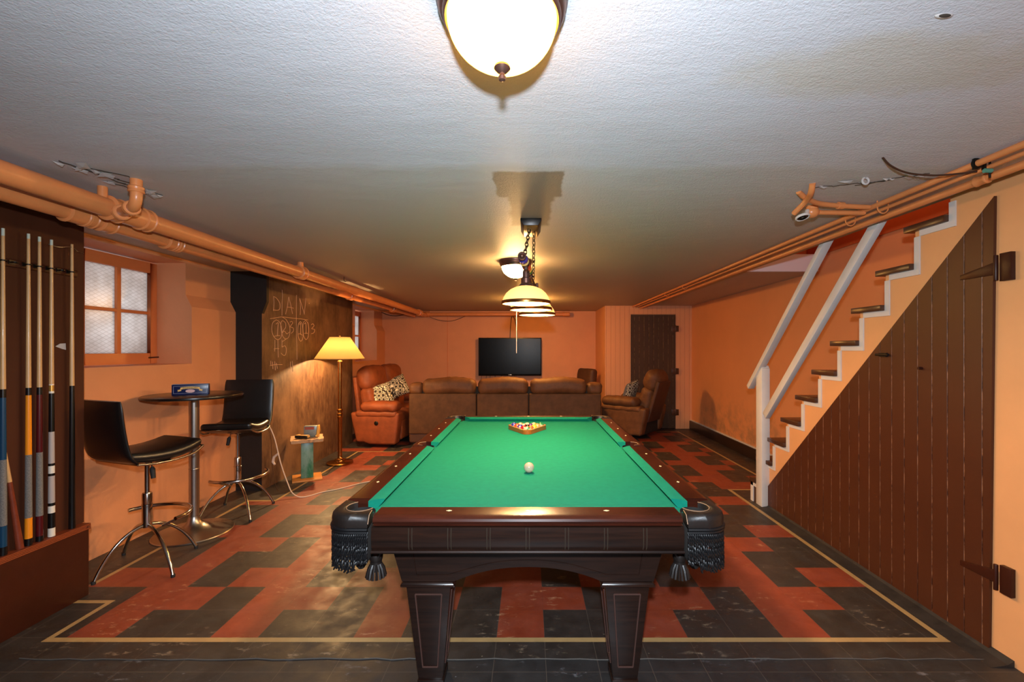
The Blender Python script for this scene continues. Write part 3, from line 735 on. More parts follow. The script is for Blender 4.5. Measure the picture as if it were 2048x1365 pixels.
# pockets
def pocket(sx, sy, corner=True):
    """built for the +x,-y corner in local frame then turned"""
    mt = (T(sx * (HX - .095), sy * (HY - .105), 0) @ Matrix.Diagonal((sx, -sy, 1, 1))) if corner else (T(sx * (IX + .022), 0, 0) @ Matrix.Diagonal((sx, 1, 1, 1)))
    m = MB(); N = 28
    if corner:   # local: x outwards right, y outwards toward the viewer is -y
        outer = [(-.075, -.105)] + [(.0, -.105)] + [(.105 * math.sin(a) if False else .0 + .095 * math.sin(a), -.01 - .095 * math.cos(a)) for a in [PI / 2 * k / 12 for k in range(13)]] + [(.095, .085)]
        inner = []
        for k in range(len(outer)):
            a = -1.0 + (PI + .6) * k / (len(outer) - 1) - .2
            inner.append((-.012 + .058 * math.sin(a), .002 - .058 * math.cos(a)))
    else:
        outer = [(.068, -.077), (.082, -.06), (.085, -.03), (.086, 0), (.085, .03), (.082, .06), (.068, .077)]
        inner = [(.0 + .05 * math.cos(a), .056 * math.sin(a)) for a in [-1.35 + 2.7 * k / 6 for k in range(7)]]
    n = len(outer); rings = []
    def off(p, q, t_): return (p[0] + (q[0] - p[0]) * t_, p[1] + (q[1] - p[1]) * t_)
    prof_ = [(0.0, ZT - .045 if corner else ZT - .03), (0.0, ZT - .02), (.06, ZT - .006), (.18, ZT + .001), (.6, ZT + .003), (.92, ZT + .001), (1.0, ZT - .004), (1.0, ZT - .05)]
    vs = []; fs = []
    for t_, z in prof_:
        for k in range(n):
            p = off(outer[k], inner[k], t_); vs.append((p[0], p[1], z))
    R_ = len(prof_)
    for j in range(R_):
        for k in range(n - 1):
            fs.append((j * n + k, j * n + k + 1, ((j + 1) % R_) * n + k + 1, ((j + 1) % R_) * n + k))
    fs += [tuple(j * n for j in range(R_)), tuple(j * n + n - 1 for j in range(R_ - 1, -1, -1))]
    m.add(vs, fs, 0, mt); P_ = m.build('pocket', M['leather_blk'] if corner else M['wood_rail'], pt, angle=50)
    e_ = MB(); e_.tube([(p[0], p[1], ZT + .002) for p in inner], .0018, 6, 0, mt)
    if corner: e_.tube([(-.077, -.106, ZT - .03), (-.077, -.09, ZT + .001), (-.072, -.045, ZT + .003)], .0018, 6, 0, mt)
    o = e_.build('pocket_iron_edge', M['iron_edge'], P_)
    # net bag
    g = MB(); cxx = -.012 if corner else 0.0
    g.lathe([(.056, ZT - .02), (.058, ZT - .08), (.055, ZT - .16), (.042, ZT - .2), (.022, ZT - .235), (.012, ZT - .25)], (cxx - (.0 if corner else .0), 0, 0), 20, 0, mt)
    g.build('pocket_lining', M['gap'], P_, angle=60)
    if corner:
        f = MB(); path = []
        o2 = outer
        # evenly spaced hanging cords along the outer edge
        seg = [0]
        for k in range(1, n): seg.append(seg[-1] + math.dist(o2[k], o2[k - 1]))
        tot = seg[-1]; cnt = 36
        def at(s_):
            for k in range(1, n):
                if s_ <= seg[k] + 1e-9:
                    u = (s_ - seg[k-1]) / (seg[k] - seg[k-1]); return (o2[k-1][0] + (o2[k][0] - o2[k-1][0]) * u, o2[k-1][1] + (o2[k][1] - o2[k-1][1]) * u)
            return o2[-1]
        for q in range(cnt):
            x, y = at(tot * (q + .3) / cnt); x *= .965; y *= .965
            ln = .135 + .022 * math.sin(q * 1.9) * 0 + random.uniform(-.006, .008) + .025 * (abs(q / cnt - .5) < .35)
            z0 = ZT - .052
            for ph in (0, PI):
                pts = []
                K = 22; dxr = random.uniform(-.003, .003)
                for k in range(K + 1):
                    a = ph + k * 1.25; pts.append((x + .0034 * math.cos(a) + dxr * k / K, y + .0034 * math.sin(a), z0 - ln * k / K))
                f.tube(pts, .0033, 5, 0, mt, cap=False)
        f.tube([(at(tot * k / 30)[0], at(tot * k / 30)[1], ZT - .052) for k in range(31)], .0065, 8, 0, mt)
        f.tube([(at(tot * k / 30)[0] * .99, at(tot * k / 30)[1] * .99, ZT - .064) for k in range(31)], .006, 8, 0, mt)
        ff = f.build('fringe', M['fringe'], P_, merge=False); ff['kind'] = 'stuff'
        # leather tassel below the bag, set inwards
        tt = MB(); bx_, by_ = -.062, .03
        tt.sphere((bx_, by_, ZT - .215), .028, 0, 10, (1, 1, 1.3), mt); tt.tube([(bx_ + .02 * math.cos(a), by_ + .02 * math.sin(a), ZT - .24) for a in [2 * PI * k / 10 for k in range(11)]], .006, 6, 0, mt)
        for k in range(16):
            a = 2 * PI * k / 16; tt.tube([(bx_ + .012 * math.cos(a), by_ + .012 * math.sin(a), ZT - .235), (bx_ + .03 * math.cos(a), by_ + .03 * math.sin(a), ZT - .265), (bx_ + .038 * math.cos(a), by_ + .038 * math.sin(a), ZT - .30)], [.005, .0055, .006], 5, 0, mt)
        for k in range(4):
            a = k * 1.6; tt.tube([(bx_ + .035 * math.cos(a), by_ + .035 * math.sin(a), ZT - .155), (bx_ + .038 * math.cos(a + .5), by_ + .038 * math.sin(a + .5), ZT - .185), (bx_ + .022 * math.cos(a + .9), by_ + .022 * math.sin(a + .9), ZT - .215)], .007, 6, 0, mt)
        tt.build('tassel', M['leather_blk'], P_)
for sx in (-1, 1):
    for sy in (-1, 1): pocket(sx, sy)
    pocket(sx, 0, False)
# ---- balls
BR = 0.0286
def ball_mat(name, c, kind):
    t = NT(name); v = t.coord(); x, y, z = t.xyz(v); p = t.p
    p.inputs['Roughness'].default_value = .1; p.inputs['Coat Weight'].default_value = .5
    if kind == 'solid': base = lin(c)
    else:
        b_ = t.ramp(t.math('ABSOLUTE', z), BR * .56, BR * .6); base = t.mix(b_, lin(c), lin('#b5ab90'))
    rr = t.math('SQRT', t.math('ADD', t.math('MULTIPLY', y, y), t.math('MULTIPLY', z, z)))
    spot = t.math('SUBTRACT', 1.0, t.ramp(rr, BR * .25, BR * .29))
    out = t.mix(spot, base, lin('#b5ab90')); t.link(out, p.inputs['Base Color']); return t.m
balls = [('14', '#1f7a45', 'stripe', 'green-striped'), ('7', '#8a1a22', 'solid', 'dark red'), ('5', '#e0562a', 'solid', 'orange-red'),
  ('4', '#2f2a8a', 'solid', 'blue-violet'), ('8', '#141214', 'solid', 'black'), ('1', '#e8a92c', 'solid', 'yellow'),
  ('3', '#d8452a', 'solid', 'bright red'), ('11', '#b03020', 'stripe', 'red-striped'), ('12', '#4a2a6a', 'stripe', 'purple-striped'), ('13', '#e58a5a', 'solid', 'pinkish orange'),
  ('10', '#27308c', 'stripe', 'blue-striped'), ('6', '#e08040', 'stripe', 'orange-striped'), ('15', '#7a2030', 'stripe', 'maroon-striped'), ('9', '#e0a030', 'stripe', 'yellow-striped'), ('2', '#1f7a4a', 'solid', 'green')]
where = ['at the near tip of the wooden rack', 'on the left of the second row in the rack', 'on the right of the second row in the rack', 'against the left side of the rack, third row', 'in the middle of the racked balls', 'against the right side of the rack, third row',
 'against the left side of the rack, fourth row', 'left of the two inner balls of the fourth row', 'right of the two inner balls of the fourth row', 'against the right side of the rack, fourth row',
 'in the far left corner of the rack', 'beside the far left corner ball in the back row', 'at the middle of the back row in the rack', 'beside the far right corner ball in the back row', 'in the far right corner of the rack']
RKX, RKY = -0.015, 3.565
i = 0
tmpl = MB(); tmpl.sphere((0, 0, 0), BR, 0, 18)
for r_ in range(5):
    for q in range(r_ + 1):
        nm, c_, kd, desc = balls[i]
        m = MB(); m.sphere((0, 0, 0), BR, 0, 18); o = m.build('billiard_ball', ball_mat('ball_' + desc.replace(' ', '_').replace('-', '_'), c_, kd))
        o.location = (RKX + (q - r_ / 2) * BR * 2.004, RKY + r_ * BR * 1.735, ZB + BR)
        o.rotation_euler = (random.uniform(-.6, .6) + (.9 if kd == 'stripe' else 0), random.uniform(-.5, .5), random.uniform(-2.2, -.8))
        tag(o, '%s billiard ball %s' % (desc, where[i]), 'billiard ball', 'racked billiard balls'); i += 1
m = MB(); m.sphere((0, 0, 0), BR, 0, 24); o = m.build('cue_ball', M['ivory']); o.location = (0, 2.43, ZB + BR)
tag(o, 'white cue ball alone in the middle of the green cloth', 'billiard ball')
# rack frame
m = MB(); q = BR * 1.02
cen = Vector((RKX, RKY + BR * 1.735 * 4 * 2 / 3, 0))
def tri(rad):
    out = []
    for k in range(3):
        a0 = -PI / 2 + k * 2 * PI / 3; cpt = cen + Vector((math.cos(a0), math.sin(a0), 0)) * (BR * 1.735 * 4 * 2 / 3)
        for j in range(9):
            a = a0 - PI / 3 + (2 * PI / 3) * j / 8; out.append((cpt.x + rad * math.cos(a), cpt.y + rad * math.sin(a)))
    return out
ti, to = tri(BR * 1.06), tri(BR * 1.06 + .017); n = len(ti)
vs = [(x, y, ZB + .001) for x, y in to] + [(x, y, ZB + .036) for x, y in to] + [(x, y, ZB + .036) for x, y in ti] + [(x, y, ZB + .001) for x, y in ti]
fs = []
for j in range(4):
    for k in range(n): fs.append((j * n + k, j * n + (k + 1) % n, ((j + 1) % 4) * n + (k + 1) % n, ((j + 1) % 4) * n + k))
m.add(vs, fs); tag(m.build('triangle_rack', M['rackwood'], angle=50), 'honey wood triangle rack holding the coloured balls at the far end of the cloth', 'ball rack')

# ================================================================== LIGHT FITTINGS
def flush(name, x, y, rr, drop, mat, label, fin=True):
    e = thing(name, label, 'ceiling light', (x, y, CEIL))
    m = MB(); m.lathe([(rr, 0), (rr, -.008), (rr * .99, -.014), (rr * .97, -.018), (rr * .965, -.03), (rr * .93, -.04), (rr * .90, -.043), (rr * .89, -.052), (rr * .86, -.056), (rr * .83, -.05), (rr * .82, -.02), (rr * .82, -.002)], (x, y, CEIL), 64)
    m.build('rim', M['bronze'], e)
    m = MB(); d = []
    for k in range(15):
        a = PI / 2 * k / 14; d.append((max(.006, rr * .83 * math.cos(a)), -.05 - (drop - .05) * math.sin(a)))
    m.lathe(d, (x, y, CEIL), 64); m.build('glass_bowl', mat, e)
    m = MB(); m.lathe([(.001, -drop + .002), (.017, -drop - .001), (.019, -drop - .006), (.012, -drop - .014), (.006, -drop - .018), (.0055, -drop - .021), (.009, -drop - .026), (.0075, -drop - .033), (.0005, -drop - .036)], (x, y, CEIL), 24)
    m.build('finial', M['bronze'], e); return e
flush('ceiling_light', -.062, 1.01, .152, .155, M['dome'], 'large bronze-rimmed alabaster bowl light at the top of the picture above the camera end')
flush('ceiling_light', -.122, 4.0, .152, .155, M['dome2'], 'smaller-looking glowing bowl ceiling light behind the pool table pendant')
flush('ceiling_light', .0, 6.9, .152, .155, M['dome3'], 'glowing bowl ceiling light over the sofa, almost hidden behind the pendant shades')
# pool table pendant
pe = thing('pool_table_pendant', 'three-shade amber glass pendant hanging on chains over the pool table', 'hanging light', (0.02, 2.95, CEIL))
m = MB(); cx0, cy0 = 0.012, 2.83
m.prism([(cx0 - .065, CEIL), (cx0 + .065, CEIL), (cx0 + .065, CEIL - .012), (cx0 + .045, CEIL - .045), (cx0 - .045, CEIL - .045), (cx0 - .065, CEIL - .012)], 'y', cy0 - .14, cy0 + .14)
m.build('canopy', M['blackmetal'], pe, bevel=.003)
SH = [(-.017, 2.55), (.0135, 2.95), (.062, 3.38)]
bz = H + .505
def barx(y): return -.036 + (y - 2.38) * .075
m = MB(); m.cyl((barx(2.36), 2.36, bz), (barx(3.5), 3.5, bz), .011); m.cyl((barx(2.36) + .02, 2.42, bz - .055), (barx(3.5) + .02, 3.46, bz - .055), .006)
for a, b_ in ((2.7, 2.95), (2.95, 3.2), (2.55, 2.8), (3.1, 3.35)):
    m.tube(bez((barx(a), a, bz), (barx(a) + .005, a, bz - .06), (barx(b_) + .03, b_ - .1, bz - .08), (barx(b_), b_, bz - .06), 10), .005, 8)
m.build('bar', M['blackmetal'], pe)
m = MB(); m.tube([(barx(2.36) + .018 * math.cos(a), 2.355, bz + .018 * math.sin(a)) for a in [2 * PI * k / 16 for k in range(17)]], .0055, 8); m.sphere((barx(2.36), 2.355, bz), .013, 0, 10)
m.build('end_cap', M['bronze'], pe)
oc = ['#3a2f7a', '#d8c27a', '#1a1614', '#b8452a', '#d0602a', '#e0b04a', '#22602f']
for k in range(7):
    y = 2.44 + .062 * k; m = MB(); m.sphere((barx(y), y, bz), .027, 0, 12); m.build('ornament_ball', pbr('pendant_ball_%d' % k, oc[k], .25, coat=.4), pe)
def chain(a, b_, n, name):
    m = MB(); A, B = Vector(a), Vector(b_); D = (B - A); L = D.length / n; d = D.normalized()
    for k in range(n):
        c_ = A + D * ((k + .5) / n); u = d.orthogonal().normalized(); w_ = d.cross(u)
        s_ = u if k % 2 else w_
        m.tube([tuple(c_ + d * (L * .68) * math.cos(t_) + s_ * .0105 * math.sin(t_)) for t_ in [2 * PI * j / 12 for j in range(13)]], .003, 6, cap=False)
    m.build('chain', M['blackmetal'], pe)
chain((cx0 - .01, cy0 - .05, CEIL - .045), (barx(2.50), 2.50, bz + .02), 8, 'chain'); chain((cx0 + .02, cy0 + .0, CEIL - .045), (barx(3.30), 3.30, bz + .02), 12, 'chain')
for sx_, sy_ in SH:
    zr = H + .27
    m = MB(); g = [(.14, 0), (.1385, .012), (.131, .035), (.115, .06), (.092, .08), (.062, .094), (.040, .100)]
    gi = [(r - .003, z - .002) for r, z in g][::-1]
    m.lathe([(r, z) for r, z in g] + gi, (sx_, sy_, zr), 48); sh = m.build('glass_shade', M['pool_shade'], pe)
    m = MB(); m.lathe([(.1415, .014), (.143, .010), (.1445, .002), (.143, -.004), (.139, -.005), (.1375, .0)], (sx_, sy_, zr), 48); m.build('brass_rim', M['brass'], sh)
    m = MB(); m.lathe([(.046, .094), (.046, .101), (.036, .112), (.030, .118), (.030, .145), (.022, .150), (.020, .19), (.012, .195), (.010, .245)], (sx_, sy_, zr), 28); m.build('socket_cup', M['bronze'], pe)
    m = MB(); m.sphere((sx_, sy_, zr + .055), .026, 0, 12); m.build('bulb', M['bulb'], pe)
m = MB(); m.cyl((XA(1033, 2.95), 2.95, ZA(622, 2.95)), (XA(1033, 2.95), 2.95, ZA(707, 2.95)), .0011, 6); m.build('pull_string', M['cord_w'], pe)
# ceiling socket with bent conduits on the right
pe2 = thing('lamp_socket', 'bare round porcelain lamp socket with orange conduit on the right of the ceiling', 'lamp socket', (1.53, 2.4, CEIL))
m = MB()
m.tube(smooth_path([(XA(1625, 2.13), 2.13, CEIL), (XA(1622, 2.17), 2.17, CEIL - .03), (XA(1612, 2.27), 2.27, ZA(402, 2.27)), (XA(1588, 2.36), 2.36, ZA(427, 2.36))], 8), .014, 12); m.build('conduit', M['pipe'], pe2)
m = MB(); m.tube(smooth_path([(XA(1597, 2.24), 2.24, CEIL - .002), (XA(1612, 2.28), 2.28, CEIL - .02), (XA(1640, 2.36), 2.36, CEIL - .022), (XA(1690, 2.40), 2.40, CEIL - .022), (1.88, 2.42, CEIL - .022)], 8), .013, 12)
m.cyl((XA(1676, 2.39), 2.39, CEIL - .022), (XA(1686, 2.395), 2.395, CEIL - .022), .019); m.build('conduit', M['pipe'], pe2)
m = MB(); m.cyl((XA(1636, 2.47), 2.47, CEIL - .035), (1.90, 2.48, CEIL - .035), .013); m.sphere((XA(1624, 2.47), 2.47, CEIL - .035), .034, 0, 12, (1.1, 1, .9)); m.cyl((XA(1624, 2.47), 2.47, CEIL), (XA(1624, 2.47), 2.47, CEIL - .04), .03); m.build('junction_box', M['pipe'], pe2)
so = (XA(1605, 2.44), 2.44, ZA(434, 2.44))
mt = T(*so) @ RX(-14) @ RY(-6)
m = MB(); m.lathe([(.001, .012), (.024, .012), (.036, .004), (.0375, -.004), (.033, -.008), (.030, -.002), (.002, .0)], (0, 0, 0), 28, 0, mt); m.build('socket_ring', M['porcelain'], pe2)
m = MB(); m.lathe([(.012, -.001), (.012, -.006), (.027, -.006), (.027, -.001)], (0, 0, 0), 24, 0, mt); m.tube([(.019 * math.cos(a), .019 * math.sin(a), -.008) for a in [k * .4 for k in range(13)]], .0025, 6, 0, mt); m.build('socket_contact', M['blackmetal'], pe2)
m = MB(); m.tube([(so[0] + .02, so[1], so[2] + .01), (so[0] + .04, so[1] + .02, CEIL - .03)], .012, 10); m.build('socket_neck', M['porcelain'], pe2)
# small white hook on the ceiling and hanging cable
m = MB(); hy = .80 * F / 340; m.tube([(XA(1731, hy) + .015 * math.cos(a), hy, CEIL - .016 + .015 * math.sin(a)) for a in [PI * .6 + 2 * PI * k / 16 for k in range(16)]], .005, 8)
tag(m.build('ceiling_hook', M['plaster']), 'small white painted ring hook in the ceiling, right of the lamp socket', 'hook')
m = MB(); m.tube(smooth_path([(XA(1765, 1.843), 1.843, CEIL), (XA(1782, 1.86), 1.86, ZA(332, 1.86)), (XA(1815, 1.9), 1.9, ZA(346, 1.9)), (XA(1865, 1.91), 1.91, ZA(351, 1.91)), (XA(1915, 1.9), 1.9, ZA(348, 1.9)), (1.925, 1.88, ZA(343, 1.88))], 8), .004, 8)
tag(m.build('hanging_cable', M['cord_b']), 'thin brown cable looping from the ceiling to the right-hand conduits', 'cable')
cl = thing('grounding_clamp', 'greenish corroded metal clamp gripping the conduits at the right', 'clamp', (1.91, 1.86, CEIL))
m = MB(); m.box((1.885, 1.85, H + .765), (1.90, 1.862, CEIL)); m.box((1.925, 1.85, H + .765), (1.935, 1.862, CEIL)); m.tube([(1.90 + .019 * math.cos(a), 1.856, H + .79 + .019 * math.sin(a)) for a in [2 * PI * k / 16 for k in range(17)]], .005, 8); m.cyl((1.955, 1.856, H + .73), (1.955, 1.856, CEIL - .01), .004); m.build('clamp_band', M['blackmetal'], cl)
m = MB(); m.cyl((1.925, 1.85, H + .758), (1.955, 1.85, H + .758), .009); m.build('clamp_screw', M['verdigris'], cl)

# ================================================================== PIPES
def coupling(m, p, axis, L, r):
    p = Vector(p); a = Vector(axis)
    pts = [-L/2, -L/2 + .004, -L/2 + .010, -L/2 + .014, L/2 - .014, L/2 - .010, L/2 - .004, L/2]; rs = [r * .98, r * 1.12, r * 1.12, r * 1.02, r * 1.02, r * 1.12, r * 1.12, r * .98]
    m.tube([tuple(p + a * q) for q in pts], rs, 24)
hA, hB = H + .715, H + .69; xA_, xB_ = -2.12, -2.30
def YP(x, px): return F * x / (px - CX)
pa = thing('heating_pipe', 'thick orange-painted pipe under the ceiling on the left, upper one of the pair', 'pipe', (xA_, 3.6, hA), group='orange pipes along the left wall')
m = MB(); m.cyl((xA_, FRONT + .01, hA), (xA_, 8.95, hA), .047, 28); m.build('pipe_run', M['pipe'], pa)
for px, L in ((226, .07), (287, .06), (601, .09), (838, .12)): m = MB(); coupling(m, (xA_, YP(xA_, px), hA), (0, 1, 0), L, .056); m.build('coupling', M['pipe'], pa)
m = MB(); m.tube([(xA_, YP(xA_, 226), hA), (xA_, YP(xA_, 287), hA)], .054, 24); m.build('tee_body', M['pipe'], pa)
m = MB(); ex, ey, ez = -1.872, 2.085, H + .688; dv = Vector((ex - xA_, ey - 2.25, 0)).normalized()
m.tube(smooth_path([(xA_, 2.25, ez + .01), (ex - dv.x * .09, ey - dv.y * .09, ez), (ex - dv.x * .03, ey - dv.y * .03, ez + .004), (ex, ey, ez + .035), (ex, ey, ez + .09), (ex, ey, CEIL)], 8), .024, 20)
coupling(m, (ex, ey, ez + .075), (0, 0, 1), .03, .029); coupling(m, (ex - dv.x * .07, ey - dv.y * .07, ez), tuple(dv), .03, .031); coupling(m, (xA_ + dv.x * .08, 2.25 + dv.y * .08, ez + .004), tuple(dv), .03, .034); m.build('branch_elbow', M['pipe'], pa)
for px in (205, 601):
    m = MB(); y_ = YP(xA_, px); m.cyl((xA_, y_, hA), (xA_, y_, CEIL), .020 if px < 300 else .026, 20); m.build('riser_stub', M['pipe'], pa)
pb = thing('heating_pipe', 'orange-painted pipe nearest the left wall, lower one of the pair', 'pipe', (xB_, 3.6, hB), group='orange pipes along the left wall')
m = MB(); m.cyl((xB_, FRONT + .01, hB), (xB_, 8.7, hB), .040, 28); m.build('pipe_run', M['pipe'], pb)
for px, L in ((148, .10), (176, .05), (210, .08), (336, .07), (352, .04), (700, .1), (785, .12)): m = MB(); coupling(m, (xB_, YP(xB_, px), hB), (0, 1, 0), L, .048); m.build('coupling', M['pipe'], pb)
m = MB(); m.tube(smooth_path([(xB_, 8.68, hB), (xB_, 8.78, hB), (xB_, 8.83, hB + .04), (xB_, 8.84, CEIL)], 5), .036, 16); m.build('end_elbow', M['pipe'], pb)
m = MB(); m.cyl((xA_ - .02, 8.98, H + .728), (XA(1140, 8.98), 8.98, H + .728), .037, 20); coupling(m, (XA(1132, 8.98), 8.98, H + .728), (1, 0, 0), .14, .043); coupling(m, (xA_, 8.98, H + .728), (1, 0, 0), .16, .055)
tag(m.build('cross_pipe', M['pipe']), 'orange pipe running across the top of the back wall above the television', 'pipe')
for nm, (x, h, r) in {'uppermost': (1.90, .79, .014), 'thin middle': (1.955, .777, .0095), 'thickest, lowest': (2.04, .765, .018)}.items():
    m = MB(); m.cyl((x, FRONT + .01, H + h), (x, 8.02, H + h), r, 16)
    if r > .015: coupling(m, (x, 1.97, H + h), (0, 1, 0), .06, .021)
    cnd = tag(m.build('conduit', M['pipe']), '%s of the three orange conduits along the ceiling above the stairs' % nm, 'conduit', 'orange conduits on the right of the ceiling')
for y_ in (2.38, 2.62, 6.1, 5.4):
    m = MB()
    m.tube([(1.925 + .03 * math.cos(a), y_, H + .775 + .032 * math.sin(a)) for a in [PI + PI * k / 10 for k in range(11)]] , .0035, 6)
    m.cyl((1.895, y_, H + .775), (1.895, y_, CEIL), .0035, 6); m.cyl((1.955, y_, H + .775), (1.955, y_, CEIL), .0035, 6)
    m.build('wire_strap', M['pipe'], cnd)
# ================================================================== CUES
def cue(px, tip, segs, label, r0=.0062, r1=.0152, X_=-2.632, lean=0):
    Y_ = F * X_ / (px - CX); zt = ZA(tip, Y_)
    e = thing('pool_cue', label, 'pool cue', (X_, Y_, .427), 0, 'cues standing in the wall rack')
    L = zt - .427; z = zt
    for nm, yb, mt_ in segs:
        zb = ZA(yb, Y_) if yb else .427
        f = lambda q: r0 + (r1 - r0) * (zt - q) / L
        m = MB(); m.tube([(X_, Y_, z), (X_, Y_, zb)], [f(z), f(zb)], 16); m.build(nm, mt_, e); z = zb
shaft = pbr('maple_cue_shaft', '#cda06a', .3, var=.2, vscale=6, coat=.3); tipm = pbr('chalky_cue_ferrule', '#b9c3b4', .6)
wrap = pbr('speckled_grey_wrap', '#77736e', .9, var=.6, vscale=240, vc='#2e2c2a'); blu = pbr('dark_blue_cue_butt', '#123a55', .25); yel = pbr('yellow_cue_butt', '#e0861a', .25)
mar = pbr('maroon_cue_butt', '#4a0f14', .25); blk = pbr('black_cue_butt', '#0f0e0e', .25); pwh = pbr('pearl_cue_butt', '#a89c96', .3); wht = pbr('white_cue_ring', '#d8cfc0', .4); gold = pbr('gold_cue_collar', '#c99a4a', .3, .6)
cue(6, 457, [('ferrule', 472, tipm), ('shaft', 779, shaft), ('collar', 796, blk), ('forearm', 920, blu), ('wrap', 1052, wrap), ('butt_sleeve', 1094, blu), ('bumper', None, blk)], 'pool cue with dark blue butt and grey speckled wrap at the left edge')
cue(57, 468, [('ferrule', 478, tipm), ('shaft', 776, shaft), ('collar', 791, blk), ('forearm', 910, yel), ('wrap', 1036, wrap), ('butt_sleeve', 1077, yel), ('bumper', None, blk)], 'pool cue with bright yellow-orange butt and grey wrap')
cue(79, 474, [('ferrule', 484, tipm), ('shaft', 775, shaft), ('collar', 790, blk), ('forearm', 905, mar), ('wrap', 1032, wrap), ('butt_sleeve', 1072, mar), ('bumper', None, blk)], 'pool cue with dark maroon butt and grey wrap')
cue(103, 480, [('ferrule', 491, tipm), ('shaft', 769, shaft), ('ring', 771, wht), ('collar', 783, gold), ('ring', 787, wht), ('forearm', 864, blk), ('pearl_grip', 927, pwh), ('ring', 932, blk), ('ring', 947, wht), ('ring', 952, blk), ('pearl_grip', 1006, pwh), ('ring', 1012, blk), ('ring', 1026, wht), ('sleeve', 1056, blk), ('bumper', None, wht)], 'pool cue with black and white patterned butt and pearl grips')
cue(144, 489, [('shaft', 772, shaft), ('butt_sleeve', None, blk)], 'pool cue with pale shaft and plain black butt, rightmost in the rack')
e = thing('short_cue', 'short reddish brown cue leaning in the rack beside the blue cue', 'pool cue', (-2.635, 2.26, .427), 0, None)
m = MB(); A = Vector((-2.632, 2.262, .427)); B = Vector((-2.645, 2.200, 1.0)); C_ = A + (B - A) * .62
m.tube([tuple(A), tuple(C_)], [.0155, .0095], 14); m.build('butt_sleeve', pbr('red_brown_cue_butt', '#7a3520', .35, var=.3, vscale=20), e)
m = MB(); m.tube([tuple(C_), tuple(B)], [.0095, .005], 14); m.build('shaft', shaft, e)
e = thing('cue_rack', 'dark rail of spring clips holding the pool cues on the brown board', 'cue rack', (-2.65, 2.3, 1.9))
m = MB(); m.box((-2.6605, 1.6, 1.88), (-2.65, 2.57, 1.92)); m.build('rail', M['panelred'], e, bevel=.003)
for px in (6, 30, 57, 79, 103, 124, 144):
    y_ = F * -2.632 / (px - CX); m = MB(); z_ = 1.903
    rr_ = .011
    m.tube([(-2.632 + rr_ * math.cos(a), y_ + rr_ * math.sin(a), z_) for a in [-PI * .85 + PI * 1.7 * k / 14 for k in range(15)]], .0035, 6); m.box((-2.652, y_ - .014, z_ - .01), (-2.645, y_ + .014, z_ + .01)); m.build('clip', M['blackmetal'], e)
m = MB(); m.tube(smooth_path([(-2.64, 2.40, 2.035), (-2.632, 2.45, 2.03), (-2.63, 2.513, 2.045), (-2.64, 2.56, 2.03), (-2.645, 2.60, 2.026)], 5), .0022, 6)
m.build('wire', M['chrome'], e)
# ================================================================== BAR TABLE AND STOOLS
BX, BY = -2.672, 3.49
e = thing('bar_table', 'round dark pub table on a steel pedestal by the left wall', 'bar table', (BX, BY, 0))
m = MB(); m.lathe([(.001, 0), (.268, 0), (.27, .004), (.265, .010), (.22, .018), (.14, .032), (.08, .055), (.05, .085), (.038, .12), (.036, .13)], (BX, BY, 0), 64); m.build('base', M['steel'], e)
m = MB(); m.cyl((BX, BY, .12), (BX, BY, 1.075), .0345, 32); m.lathe([(.0345, .50), (.0365, .503), (.0365, .508), (.0345, .511)], (BX, BY, 0), 32); m.build('column', M['steel'], e)
m = MB(); m.lathe([(.001, 1.077), (.318, 1.077), (.330, 1.080), (.333, 1.088), (.330, 1.098)], (BX, BY, 0), 72); m.lathe([(.001, 1.074), (.10, 1.074), (.10, 1.079)], (BX, BY, 0), 24); m.build('table_edge', M['edge_blk'], e)
m = MB(); m.lathe([(.331, 1.097), (.326, 1.100), (.001, 1.100)], (BX, BY, 0), 72); m.build('table_top', M['laminate'], e)
m = MB()
for a in (160, 20, 250): 
    ca, sa = math.cos(R(a)), math.sin(R(a)); m.box((.03, -.012, 1.066), (.25, .012, 1.076), 0, T(BX, BY, 0) @ RZ(a))
m.build('top_bracket', M['blackmetal'], e)
# dominoes tin
e = thing('dominoes_tin', 'navy blue dominoes box with a gold banner standing on the pub table', 'box', (BX + .0, BY - .03, 1.10), R(26), local=True)
W_, D_, Hh = .235, .055, .083
m = MB(); m.box((-W_/2, -D_/2, .0), (W_/2, D_/2, Hh)); m.build('box_body', M['blue_box'], e, bevel=.003)
m = MB()
for z in (.014, .070): m.box((-W_/2 + .012, -D_/2 - .0012, z - .001), (W_/2 - .012, -D_/2, z + .001))
for x in (-W_/2 + .012, W_/2 - .012): m.box((x - .001, -D_/2 - .0012, .014), (x + .001, -D_/2, .070))
m.box((-W_/2 + .003, -D_/2 + .003, Hh), (W_/2 - .003, D_/2 - .003, Hh + .002)); m.build('border_line', M['blue_edge'], e)
def bann(x): return .058 - 1.6 * x * x
n = 16; top = [(-.062 + .124 * k / n, bann(-.062 + .124 * k / n) + .008) for k in range(n + 1)]; bot = [(x, z - .016) for x, z in top][::-1]
m = MB(); m.prism(top + bot, 'y', -D_/2 - .002, -D_/2, 0)
for s in (-1, 1): m.prism([(s * .058, .047), (s * .082, .040), (s * .074, .034), (s * .082, .026), (s * .056, .034)], 'y', -D_/2 - .0015, -D_/2)
m.build('banner', M['banner'], e)
m = MB(); m.prism([(.030 * math.cos(a), .031 + .013 * math.sin(a)) for a in [2 * PI * k / 24 for k in range(24)]], 'y', -D_/2 - .0018, -D_/2); m.build('oval_picture', M['tin_oval'], e)
